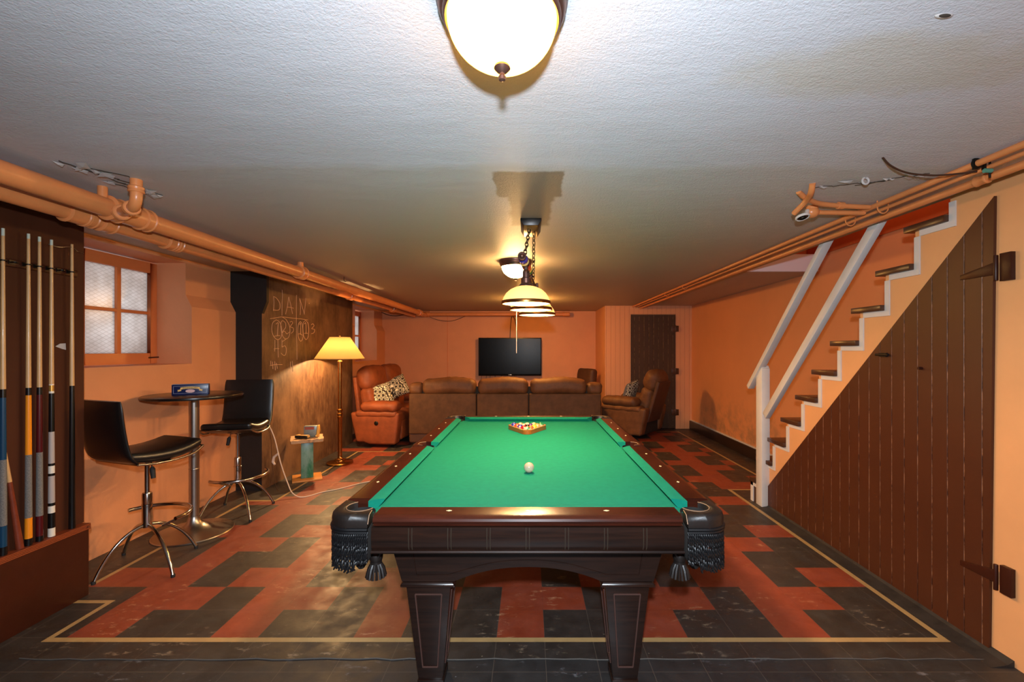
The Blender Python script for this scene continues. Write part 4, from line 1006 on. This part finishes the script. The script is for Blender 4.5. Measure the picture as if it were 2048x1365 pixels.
def text_mesh(txt, size, mat, parent, name, mtx, arc=None):
    cu = bpy.data.curves.new(name, 'FONT'); cu.body = txt; cu.size = size; cu.extrude = .0004; cu.align_x = 'CENTER'; cu.space_character = 1.15
    ob = bpy.data.objects.new(name, cu); col.objects.link(ob)
    dg = bpy.context.evaluated_depsgraph_get(); me = bpy.data.meshes.new_from_object(ob.evaluated_get(dg)); bpy.data.objects.remove(ob)
    for v in me.vertices:
        if arc: v.co.y += arc * v.co.x ** 2
    me.transform(mtx); me.materials.clear(); me.materials.append(mat)
    o = bpy.data.objects.new(name, me); col.objects.link(o); o.parent = parent; return o
text_mesh('DOMINOES', .0165, M['ink'], e, 'lettering', T(0, -D_/2 - .0025, .0525) @ RX(90), -1.6)

def stool(name, loc, face, legs, foot, label, zb, group):
    e = thing(name, label, 'bar stool', loc, 0, group, local=True)
    rz = face - 90
    mt = RZ(rz)
    # padded shell: back and seat in one bent sheet
    pr = [(-.262, zb), (-.256, zb - .08), (-.243, zb - .19), (-.226, zb - .29), (-.205, zb - .355), (-.165, .742), (-.10, .730), (0, .727), (.10, .730), (.18, .737), (.235, .752)]
    P = smooth_path([(0, y, z) for y, z in pr], 3)
    def sheet(path, th, hw, mat, name_, inset=0.0):
        m = MB(); n = len(path); vs = []; fs = []; K = 10
        for k, p in enumerate(path):
            a = Vector(path[max(k - 1, 0)]); b_ = Vector(path[min(k + 1, n - 1)]); d = (b_ - a).normalized(); nn = Vector((0, -d.z, d.y))
            endt = min(1, (k + .6) / 3, (n - 1 - k + .6) / 3); w = hw * (0.9 + .1 * math.sqrt(endt)); 
            for j in range(2 * K):
                an = 2 * PI * j / (2 * K); cx_ = math.copysign(abs(math.cos(an)) ** .35, math.cos(an)); sx_ = math.copysign(abs(math.sin(an)) ** .8, math.sin(an))
                q = Vector(p) + nn * (th / 2 * sx_) * (0.55 + .45 * endt); vs.append((w * cx_, q.y, q.z))
        N = 2 * K
        for k in range(n - 1):
            for j in range(N): fs.append((k * N + j, k * N + (j + 1) % N, (k + 1) * N + (j + 1) % N, (k + 1) * N + j))
        fs += [tuple(range(N - 1, -1, -1)), tuple((n - 1) * N + k for k in range(N))]
        m.add(vs, fs, 0, mt); return m.build(name_, mat, e)
    sp_ = next(i_ for i_, q in enumerate(P) if q[1] > -.17)
    sheet(P[:sp_ + 1], .036, .212, M['leather_stool'], 'backrest')
    m = MB()
    def curl(o):
        z = o.z + .045 * (o.y / .225) ** 2 * (1 if o.y > 0 else .5) ; return (o.x * (1 - .08 * abs(o.y / .225) ** 3), o.y, z)
    m.puff((0, .01, .762), (.42, .45, .062), .03, (0, 0, .018), 0, mt, 8, curl); m.build('seat', M['leather_stool'], e)
    m = MB()
    for s in (-1, 1): m.tube(smooth_path([(s * .2, -.17, .735), (s * .212, -.08, .724), (s * .212, .05, .722), (s * .208, .16, .738), (s * .196, .232, .775)], 4), .0075, 10, 0, mt)
    m.tube([(-.196, .232, .775), (.196, .232, .775)], .0075, 10, 0, mt); m.cyl((-.2, -.17, .733), (.2, -.17, .733), .006, 8, 0, mt)
    m.box((-.2, -.03, .716), (.2, .03, .726), 0, mt); m.build('seat_rim', M['chrome'], e)
    m = MB(); m.cyl((0, 0, .47), (0, 0, .70), .014, 20); m.lathe([(.02, .69), (.045, .705), (.075, .72), (.08, .727)], (0, 0, 0), 20); m.build('gas_lift', M['chrome'], e)
    m = MB(); m.lathe([(.024, .26), (.028, .27), (.028, .485), (.024, .493), (.014, .495)], (0, 0, 0), 28); m.lathe([(.0285, .405), (.031, .407), (.031, .415), (.0285, .417)], (0, 0, 0), 28); m.build('column', M['chrome'], e)
    for a, L in legs:
        ca, sa = math.cos(R(a)), math.sin(R(a))
        P_ = bez((ca * .018, sa * .018, .275), (ca * L * .42, sa * L * .42, .265), (ca * L * .78, sa * L * .78, .17), (ca * L, sa * L, .010), 14)
        m = MB(); m.tube(P_, .0108, 12); lg = m.build('leg', M['chrome'], e)
        c_ = MB(); c_.lathe([(.001, .0), (.012, .0), (.013, .014), (.011, .02)], (ca * L, sa * L, 0), 12); f_ = c_.build('foot_cap', M['rubber'], e); f_.parent = lg
    m = MB(); rr = .235; arc = [(rr * math.cos(R(foot + t_)), rr * math.sin(R(foot + t_)), .335) for t_ in range(-84, 85, 7)]
    m.tube(arc, .0125, 12)
    for t_ in (-60, 60):
        a_ = R(foot + t_); m.tube([(rr * math.cos(a_), rr * math.sin(a_), .33), (.09 * math.cos(a_), .09 * math.sin(a_), .262)], .008, 10)
    m.build('footrest', M['chrome'], e)
    m = MB(); a_ = R(face - 100)
    q = lambda r_, z: (r_ * math.cos(a_), r_ * math.sin(a_), z)
    m.tube([q(.03, .715), q(.06, .70), q(.07, .672)], .0045, 8); lv = m.build('height_lever', M['chrome'], e)
    m = MB(); m.tube([q(.07, .675), q(.075, .66), q(.088, .60)], [.008, .0155, .013], 10); pd_ = m.build('lever_paddle', M['rubber'], e); pd_.parent = lv
    return e
stool('bar_stool', (-2.575, 2.95, 0), 72, ((-117, .27), (-27, .335), (62, .29), (153, .335)), 72, 'black leather and chrome bar stool in front of the pub table, beside the cue board', 1.14, 'black bar stools at the pub table')
stool('bar_stool', (-2.61, 3.92, 0), -78, ((-138, .28), (-41, .34), (48, .29), (143, .30)), -30, 'black leather and chrome bar stool behind the pub table, before the black wall strip', 1.17, 'black bar stools at the pub table')

# ================================================================== FLOOR LAMP
LX, LY = -2.42, 5.6
e = thing('floor_lamp', 'tall brass floor lamp with a lit cream conical shade by the chalkboard wall', 'floor lamp', (LX, LY, 0))
m = MB(); m.lathe([(.001, 0), (.155, 0), (.16, .006), (.16, .018), (.15, .026), (.10, .032), (.075, .040), (.07, .052), (.045, .058), (.03, .07), (.026, .09)], (LX, LY, 0), 48); m.build('base', M['brass'], e)
m = MB(); m.lathe([(.026, .08), (.0265, .58), (.034, .59), (.036, .60), (.030, .607), (.030, .622), (.037, .628), (.037, .64), (.028, .65), (.028, .668), (.036, .676), (.036, .69), (.024, .70), (.023, 1.30), (.03, 1.305), (.02, 1.32)], (LX, LY, 0), 28); m.build('pole', M['brass'], e)
zs0, zs1 = ZA(718, LY), ZA(675, LY)
m = MB(); m.lathe([(.300, zs0), (.122, zs1), (.120, zs1), (.298, zs0)], (LX, LY, 0), 64); m.build('lamp_shade', M['lampshade'], e)
m = MB(); m.tube([(LX + .301 * math.cos(a), LY + .301 * math.sin(a), zs0) for a in [2 * PI * k / 48 for k in range(49)]], .004, 6); m.tube([(LX + .122 * math.cos(a), LY + .122 * math.sin(a), zs1) for a in [2 * PI * k / 36 for k in range(37)]], .003, 6)
m.build('shade_trim', M['tanpaper'], e)
m = MB(); m.cyl((LX, LY, zs1 - .28), (LX, LY, zs1 + .012), .004, 8); m.sphere((LX, LY, zs1 + .02), .010, 0, 10)
for a in (0, 120, 240): m.cyl((LX, LY, zs1 - .003), (LX + .12 * math.cos(R(a)), LY + .12 * math.sin(R(a)), zs1 - .003), .002, 6)
m.build('shade_finial', M['brass'], e)
m = MB(); m.sphere((LX, LY, 1.47), .03, 0, 12); m.build('bulb', M['bulb'], e)
m = MB(); m.tube(smooth_path([(LX, LY - .16, .004), (LX + .01, 5.32, .004), (LX + .06, 5.1, .004), (LX - .02, 4.95, .004)], 5), .0025, 6); m.build('cord', M['cord_k'], e)
# ================================================================== STONE PEDESTAL AND WHAT IS ON IT
SX_, SY_ = -2.51, 4.95
e = thing('stone_pedestal', 'small green marble pillar with a rough tan stone top by the chalkboard wall', 'pedestal table', (SX_, SY_, 0), R(28), local=True)
m = MB(); m.box((-.15, -.15, 0), (.15, .15, .018)); m.build('base_slab', M['stone_o'], e, bevel=.004)
m = MB(); m.box((-.062, -.062, .018), (.062, .062, .43)); m.build('pillar', M['marble_g'], e, bevel=.005)
m = MB()
N = 14; vs = []; fs = []
def rg(u): 
    return u * .165 * (1 + random.uniform(-.035, .035) * (abs(u) > .9))
top = [[(rg(-1 + 2 * i / N), rg(-1 + 2 * j / N), .466 + random.uniform(-.006, .004)) for j in range(N + 1)] for i in range(N + 1)]
vs = [p for r_ in top for p in r_] + [(p[0] * .97, p[1] * .97, .43) for r_ in top for p in r_]; K = (N + 1) ** 2
for i in range(N):
    for j in range(N):
        a = i * (N + 1) + j; q = (a, a + N + 1, a + N + 2, a + 1); fs.append(q); fs.append(tuple(K + z for z in q[::-1]))
for i in range(N):
    for (a, b_) in ((i * (N + 1), (i + 1) * (N + 1)), (i * (N + 1) + N, (i + 1) * (N + 1) + N), (i, i + 1), (N * (N + 1) + i, N * (N + 1) + i + 1)): fs.append((a, b_, K + b_, K + a))
m.add(vs, fs); m.build('stone_top', M['stone'], e, angle=25)
e = thing('clock_gadget', 'silver-grey gadget with a yellow edge standing on the stone pedestal top', 'gadget', (XA(622, 4.97), 4.97, .468), R(12), local=True)
m = MB(); m.prism([(-.068, .03), (-.05, .0), (.04, .0), (.062, .03), (.07, .125), (-.068, .125)], 'y', -.03, .03); m.build('gadget_body', M['silver'], e, bevel=.006)
m = MB(); m.box((-.055, -.0325, .085), (.04, -.0295, .115)); m.build('label_panel', M['redplastic'], e)
m = MB(); m.prism([(.062, .0), (.08, .0), (.092, .06), (.088, .128), (.072, .128)], 'y', -.032, .032); m.build('side_grip', M['yellow'], e, bevel=.004)
e = thing('small_case', 'small flat black case with a tan top lying on the stone pedestal', 'case', (XA(605, 4.87), 4.87, .4705), R(-10), local=True)
m = MB(); m.puff((0, 0, .016), (.15, .07, .032), .01); m.build('case_body', M['plastic_k'], e)
m = MB(); m.box((-.07, -.03, .0315), (.066, .03, .036)); m.box((.066, -.02, .008), (.078, .02, .03)); m.build('case_lid', M['tanpaper'], e, bevel=.002)
# white extension cord and its plug strip, dark cord on the chimney side
m = MB(); P_ = [(-2.70, 4.50, .70), (-2.66, 4.49, .66), (-2.60, 4.47, .55), (-2.55, 4.45, .40), (-2.50, 4.42, .28), (-2.40, 4.35, .13), (-2.32, 4.30, .04), (-2.22, 4.30, .006), (-2.10, 4.45, .006), (-1.98, 4.55, .006), (-1.82, 4.75, .006), (-1.6, 4.95, .006), (-1.50, 5.25, .006), (-1.30, 5.35, .006), (-1.1, 5.3, .006)]
m.tube(smooth_path(P_, 6), .0055, 8); m.cyl((-2.72, 4.505, .685), (-2.70, 4.50, .73), .02, 12)
e = thing('extension_cord', 'off-white extension cord drooping from the wall and snaking under the pool table', 'cord', (-2.2, 4.3, 0)); m.build('cord', M['cord_w'], e)
m = MB(); m.tube([(-2.55, 4.45, .40), (-2.60, 4.46, .36), (-2.61, 4.46, .31), (-2.585, 4.45, .285)], [.01, .014, .014, .01], 8); m.build('plug_tag', M['cord_w'], e)
m = MB(); m.box((-2.80, 4.495, .70), (-2.72, 4.518, .79)); tag(m.build('wall_outlet', M['cord_w'], bevel=.003), 'small pale outlet box on the black wall strip behind the far bar stool', 'outlet')
m = MB(); m.tube(smooth_path([(-2.76, 4.49, .70), (-2.66, 4.49, .6), (-2.64, 4.49, .35), (-2.60, 4.47, .12), (-2.5, 4.44, .006), (-2.3, 4.7, .006)], 6), .0025, 6); tag(m.build('dark_cord', M['cord_b']), 'thin dark cord hanging beside the off-white extension cord', 'cord')

# ================================================================== SEATING
def wr(o):   # gentle wrinkles
    return (o.x + .004 * math.sin(o.z * 31 + o.y * 17), o.y + .004 * math.sin(o.x * 27 + o.z * 23), o.z + .003 * math.sin(o.x * 33 + o.y * 29))
def recline_seat(e, W, D, mt, body, name_suffix='', seats=1, arms=(1, 1), button=False, back_panel=None, top=1.12, lean=14):
    """faces +x, width along y from 0 to W, x from 0 (back) to D (front)"""
    aw = .2; sw = (W - aw * sum(arms)) / seats; y0 = aw * arms[0]
    # base
    m = MB(); m.puff((D / 2 + .04, W / 2, .20), (D - .18, W - .06, .26), .03, (0, 0, 0), 0, mt); m.build('base', M['gap'], e)
    for s, yy in ((0, aw / 2), (1, W - aw / 2)):
        if not arms[s]: continue
        m = MB()
        def sk(o): return (o.x + (.03 * (o.z / .25) if o.x > 0 else -.05 * (o.z / .25)), o.y, o.z + (.03 if o.x < -.2 and o.z < 0 else 0))
        m.puff((D / 2 + .03, yy, .285), (D - .1, aw - .02, .47), .035, (.01, .012, 0), 0, mt, 8, sk); m.build('side_panel', body, e)
        m = MB(); m.puff((D / 2 + .05, yy, .50), (D - .14, aw + .01, .10), .045, (0, .004, 0), 0, mt, 8, wr); m.build('arm_band', body, e)
        m = MB(); m.puff((D / 2 + .09, yy, .605), (D - .22, aw + .05, .15), .07, (.01, .01, .012), 0, mt, 9, wr); m.build('armrest', body, e)
        if button and s == 0:
            m = MB(); m.lathe([(.001, .008), (.022, .008), (.03, .004), (.032, 0)], (0, 0, 0), 20, 0, mt @ T(D / 2 + .06, -.006, .37) @ RX(90)); m.lathe([(.001, .012), (.012, .011), (.014, .008)], (0, 0, 0), 16, 0, mt @ T(D / 2 + .06, -.006, .37) @ RX(90)); m.build('power_button', M['blackmetal'], e)
    for k in range(seats):
        yc = y0 + sw * (k + .5)
        m = MB(); m.puff((D / 2 + .12, yc, .41), (D - .32, sw - .012, .17), .06, (.012, 0, .03), 0, mt, 9, wr); m.build('seat_cushion', body, e)
        m = MB(); m.puff((D - .07, yc, .24), (.09, sw - .012, .30), .035, (.02, 0, 0), 0, mt, 7, wr); m.build('footrest', body, e)
        bt = mt @ T(.16, yc, .42) @ RY(-lean)
        bh = top - .42
        m = MB(); m.puff((.06, 0, bh * .30), (.20, sw - .01, bh * .56), .07, (.03, 0, 0), 0, bt, 9, wr)
        m.puff((.055, 0, bh * .76), (.25, sw - .004, bh * .48), .11, (.03, .01, .02), 0, bt, 9, wr); b_ = m.build('backrest', body, e)
        m = MB(); m.puff((-.085, 0, bh * .36 - .03), (.06, sw - .0, bh * .98), .02, (.005, 0, 0), 0, bt, 7); m.build('back_panel', back_panel or body, e)
# loveseat by the left wall
e = thing('reclining_loveseat', 'rust suede reclining loveseat in the far left corner with two patterned pillows', 'loveseat', (-2.70, 6.50, 0), R(-6), local=True)
recline_seat(e, 1.66, .78, Matrix(), M['suede_o'], seats=2, button=True, top=1.19, lean=7)
# pillows
def pillow(loc, rot, size, label, back=True):
    e = thing('throw_pillow', label, 'pillow', loc, 0, None, local=True)
    mt = Matrix.Rotation(rot[2], 4, 'Z') @ Matrix.Rotation(rot[1], 4, 'Y') @ Matrix.Rotation(rot[0], 4, 'X')
    m = MB(); n = 14; s_ = size / 2; vs = []; fs = []
    def th(u, v): return .075 * (max(0, (1 - u ** 4)) * max(0, (1 - v ** 4))) ** .6 + .003
    def ed(u, v): k_ = 1 - .06 * (1 - v * v) ; return k_
    for sg in (1,):
        for i in range(n + 1):
            for j in range(n + 1):
                u, v = -1 + 2 * i / n, -1 + 2 * j / n; vs.append((sg * th(u, v), u * s_ * ed(u, v), v * s_ * ed(v, u)))
    for i in range(n):
        for j in range(n): a = i * (n + 1) + j; fs.append((a, a + 1, a + n + 2, a + n + 1))
    m.add(vs, fs, 0, mt); m.add([(-v[0], v[1], v[2]) for v in vs], [f[::-1] for f in fs], 1, mt)
    # rim
    ring = [i * (n + 1) for i in range(n + 1)] + [n * (n + 1) + j for j in range(1, n + 1)] + [i * (n + 1) + n for i in range(n - 1, -1, -1)] + [j for j in range(n - 1, 0, -1)]
    K = len(vs); allv = vs + [(-v[0], v[1], v[2]) for v in vs]; m.add(allv, [(ring[k], ring[(k + 1) % len(ring)], K + ring[(k + 1) % len(ring)], K + ring[k]) for k in range(len(ring))], 0, mt)
    o = m.build('pillow_cover', [M['pillow'], M['pillow_back']], e, angle=80); return e
pillow((-2.32, 6.84, .74), (R(14), R(-14), R(-68)), .36, 'cream and brown trellis pillow on the near seat of the loveseat')
pillow((-2.24, 7.45, .83), (R(20), R(-20), R(-60)), .36, 'cream and brown trellis pillow on the far seat of the loveseat')
# long sofa seen from behind
SXL, SXR, SYB = -1.80, 1.09, 6.5
e = thing('reclining_sofa', 'long brown suede reclining sofa seen from behind at the end of the pool table', 'sofa', ((SXL + SXR) / 2, 6.9, 0))
secs = [(SXL + .01, XA(952.5, SYB)), (XA(953.5, SYB), XA(1057, SYB)), (XA(1058, SYB), SXR - .015)]
for a, b_ in secs:
    m = MB(); m.puff(((a + b_) / 2, SYB + .05, .50), (b_ - a - .006, .09, .60), .018, (0, .012, 0)); m.build('back_panel', M['suede_d'], e)
    m = MB(); m.puff(((a + b_) / 2, SYB + .06, .165), (b_ - a - .02, .07, .19), .015, (0, .004, 0)); m.build('lower_back_panel', M['suede_k'], e)
heads = [(XA(842, SYB), XA(951, SYB)), (XA(954, SYB), XA(1057, SYB)), (XA(1060, SYB), XA(1175, SYB))]
for a, b_ in heads:
    def cr_(o): return (o.x, o.y, o.z + .012 * math.sin((o.x) * 9 + 1) + .003 * math.sin(o.x * 60 + o.z * 20))
    m = MB(); m.puff(((a + b_) / 2, SYB + .14, .905), (b_ - a - .004, .24, .235), .085, (.0, .015, .012), 0, None, 12, cr_); m.build('head_cushion', M['suede_b'], e)
    m = MB(); m.puff(((a + b_) / 2, SYB + .22, .66), (b_ - a - .01, .2, .4), .06, (0, .03, 0), 0, None, 8, wr); m.build('backrest', M['suede_b'], e)
    m = MB(); m.puff(((a + b_) / 2, SYB + .62, .40), (b_ - a - .01, .6, .18), .06, (0, 0, .03), 0, None, 8, wr); m.build('seat_cushion', M['suede_b'], e)
for a, b_ in ((SXL, XA(842, SYB)), (XA(1176, SYB), SXR + .01)):
    m = MB(); m.puff(((a + b_) / 2, SYB + .5, .33), (b_ - a, .90, .56), .04, (.01, .01, 0)); m.build('side_panel', M['suede_b'], e)
    m = MB(); m.puff(((a + b_) / 2, SYB + .16, .865), (b_ - a + .01, .22, .17), .06, (.0, .01, .01), 0, None, 8, wr); m.build('back_wing', M['suede_b'], e)
    m = MB(); m.puff(((a + b_) / 2, SYB + .58, .64), (b_ - a + .02, .72, .14), .06, (.01, .01, .01), 0, None, 8, wr); m.build('armrest', M['suede_b'], e)
m = MB(); m.box((SXL + .02, SYB + .095, .2), (SXR - .02, SYB + .12, .90)); m.build('seam_shade_backing', M['gap'], e)  # dark sheet added behind the panels so the seams look shaded
m = MB(); m.box((SXL + .06, SYB + .06, .01), (SXR - .06, SYB + .88, .20)); m.build('base', M['gap'], e)
# recliner at right, turned three quarters
fa = math.degrees(math.atan2(.63, -.77))
e = thing('recliner', 'brown suede recliner on the right of the sofa, turned toward the television', 'recliner', (1.87, 6.83, 0), R(fa), local=True)
recline_seat(e, .88, .84, T(.02, -.88, 0), M['suede_b'], seats=1, arms=(1, 1), back_panel=M['suede_k'], top=1.13, lean=17)
e = thing('armchair', 'dark brown armchair in the back corner beyond the right end of the sofa', 'armchair', (.97, 8.86, 0), R(215), local=True)
m = MB(); m.puff((.10, .30, .78), (.16, .46, .60), .06, (.02, 0, 0), 0, T(0, 0, 0) @ RY(-6), 8, wr); m.build('backrest', M['suede_k'], e)
m = MB(); m.puff((.42, .30, .36), (.58, .44, .18), .05, (0, 0, .02), 0, None, 8, wr); m.build('seat_cushion', M['suede_k'], e)
for y_ in (.02, .58):
    m = MB(); m.puff((.38, y_, .33), (.68, .13, .58), .05, (.0, .01, .01), 0, None, 8, wr); m.build('armrest', M['suede_k'], e)
m = MB(); m.box((.08, .02, .02), (.68, .58, .28)); m.build('base', M['gap'], e)
pillow((1.72, 7.42, .74), (R(10), R(20), R(-35)), .38, 'cream patterned pillow with a blue-grey back leaning inside the right-hand recliner')
# ================================================================== TELEVISION
TY_ = 9.02
x0, x1, z1, z0 = XA(957, TY_), XA(1083, TY_), ZA(676, TY_), ZA(752, TY_)
e = thing('television', 'flat black television mounted on the orange back wall', 'television', ((x0 + x1) / 2, TY_, z0))
m = MB(); m.box((x0, TY_, z0), (x1, TY_ + .05, z1)); m.build('casing', M['plastic_k'], e, bevel=.004)
m = MB(); m.box((x0 + .018, TY_ - .0015, z0 + .035), (x1 - .018, TY_, z1 - .018)); m.build('screen', M['screen'], e)
m = MB(); xm = (x0 + x1) / 2; m.box((xm - .035, TY_ - .002, z0 + .012), (xm + .035, TY_, z0 + .024)); m.build('badge', pbr('silver_badge', '#b8b6b2', .3, .5), e, bevel=.001)
m = MB(); m.box((xm - .2, TY_ + .05, z0 + .2), (xm + .2, BACK, z1 - .2)); m.build('wall_mount', M['blackmetal'], e)
m = MB()
for k, dx in enumerate((-.58, -.48, -.40, -.30, -.17, .10, .13)):
    m.tube(smooth_path([(xm + dx, TY_ + .03, z0 + .03), (xm + dx - .02, TY_ + .05, z0 - .08), (xm + dx - .03 + .02 * (k % 3), TY_ + .08, z0 - .25)], 5), .004, 6)
m.build('loose_lead', M['cord_k'], e)
m = MB(); m.tube(smooth_path([(XA(1020, 9.1), 9.15, ZA(676, 9.1)), (XA(1021, 9.1), 9.15, ZA(655, 9.1)), (XA(1024, 9.1), 9.12, ZA(633, 9.1)), (XA(1030, 9.1), 9.12, ZA(640, 9.1)), (XA(1034, 9.1), 9.12, ZA(665, 9.1)), (XA(1034, 9.1), 9.1, ZA(678, 9.1))], 6), .006, 6)
tag(m.build('television_cable', M['cord_k']), 'black cable hanging from the cross pipe down to the television', 'cable')
m = MB(); m.tube(smooth_path([(XA(850, 9.12), 9.1, ZA(631, 9.12)), (XA(875, 9.12), 9.14, ZA(640, 9.12)), (XA(897, 9.12), 9.16, ZA(642.5, 9.12)), (XA(915, 9.12), 9.14, ZA(639, 9.12)), (XA(932, 9.12), 9.1, ZA(632, 9.12))], 6), .005, 6)
tag(m.build('wall_cable', M['cord_b']), 'thin brown cable sagging below the cross pipe on the left of the back wall', 'cable')
m = MB(); m.tube(smooth_path([(XA(763, 9.0), 9.0, ZA(625, 9.0)), (XA(775, 9.0), 9.1, ZA(630, 9.0)), (XA(792, 9.0), 9.12, ZA(631, 9.0)), (XA(812, 9.0), 9.1, ZA(627, 9.0))], 6), .007, 6)
tag(m.build('corner_cable', M['cord_k']), 'black cable looped in the far left ceiling corner', 'cable')
m = MB(); a = F * -1.17 / (688 - CX)
m.cyl((-2.05, 4.85, CEIL), (-2.05, 4.85, CEIL - .05), .004, 6); m.tube([(-2.05, 4.85, CEIL - .05), (-2.03, 4.85, CEIL - .055)], .004, 6)
tag(m.build('ceiling_nail', M['cord_b']), 'small nail hook in the ceiling beside the upper left pipe', 'hook')

# ================================================================== LIGHTS, WORLD, CAMERA
def point(name, loc, power, colr, r=.03):
    L = bpy.data.lights.new(name, 'POINT'); L.energy = power; L.color = colr[:3]; L.shadow_soft_size = r
    o = bpy.data.objects.new(name, L); col.objects.link(o); o.location = loc; return o
WARM = (1.0, .60, .26); WARM2 = (1.0, .64, .32)
for x, y in SH: point('pendant_lamp', (x, y, H + .27 + .02), 50, WARM2, .03)
point('floor_lamp_bulb', (LX, LY, 1.47 - .04), 120, WARM, .03)
L = bpy.data.lights.new('camera_flash', 'AREA'); L.energy = 100; L.color = (.78, .89, 1.0); L.shape = 'DISK'; L.size = .07
o = bpy.data.objects.new('camera_flash', L); col.objects.link(o); o.location = (0, -.03, 1.66); o.rotation_euler = (R(64), 0, 0)
point('stairwell_fill', (2.65, 3.3, 3.3), 14, WARM2, .06)  # unseen fill light, added to brighten the upper stairwell walls
W = bpy.data.worlds.new('daylight'); sc.world = W; W.use_nodes = True
bg = W.node_tree.nodes['Background']; bg.inputs[0].default_value = (.95, .97, 1.0, 1); bg.inputs[1].default_value = 1.5
cam = bpy.data.cameras.new('camera'); co = bpy.data.objects.new('camera', cam); col.objects.link(co)
co.location = (0, 0, H); co.rotation_euler = (PI / 2, 0, 0)
cam.sensor_width = 36; cam.sensor_fit = 'HORIZONTAL'; cam.lens = F / 2048 * 36
cam.shift_x = -(CX - 1024) / 2048; cam.shift_y = (CY - 682.5) / 2048
cam.clip_start = .02; sc.camera = co
sc.view_settings.view_transform = 'Standard'; sc.view_settings.look = 'None'; sc.view_settings.gamma = 1.0
sc.view_settings.use_curve_mapping = False; sc.view_settings.exposure = 0.0
sc.cycles.use_denoising = True; sc.cycles.max_bounces = 10; sc.cycles.diffuse_bounces = 6
sc.cycles.sample_clamp_indirect = 6.0
for o_ in bpy.data.objects:
    if '_world' in o_: del o_['_world']
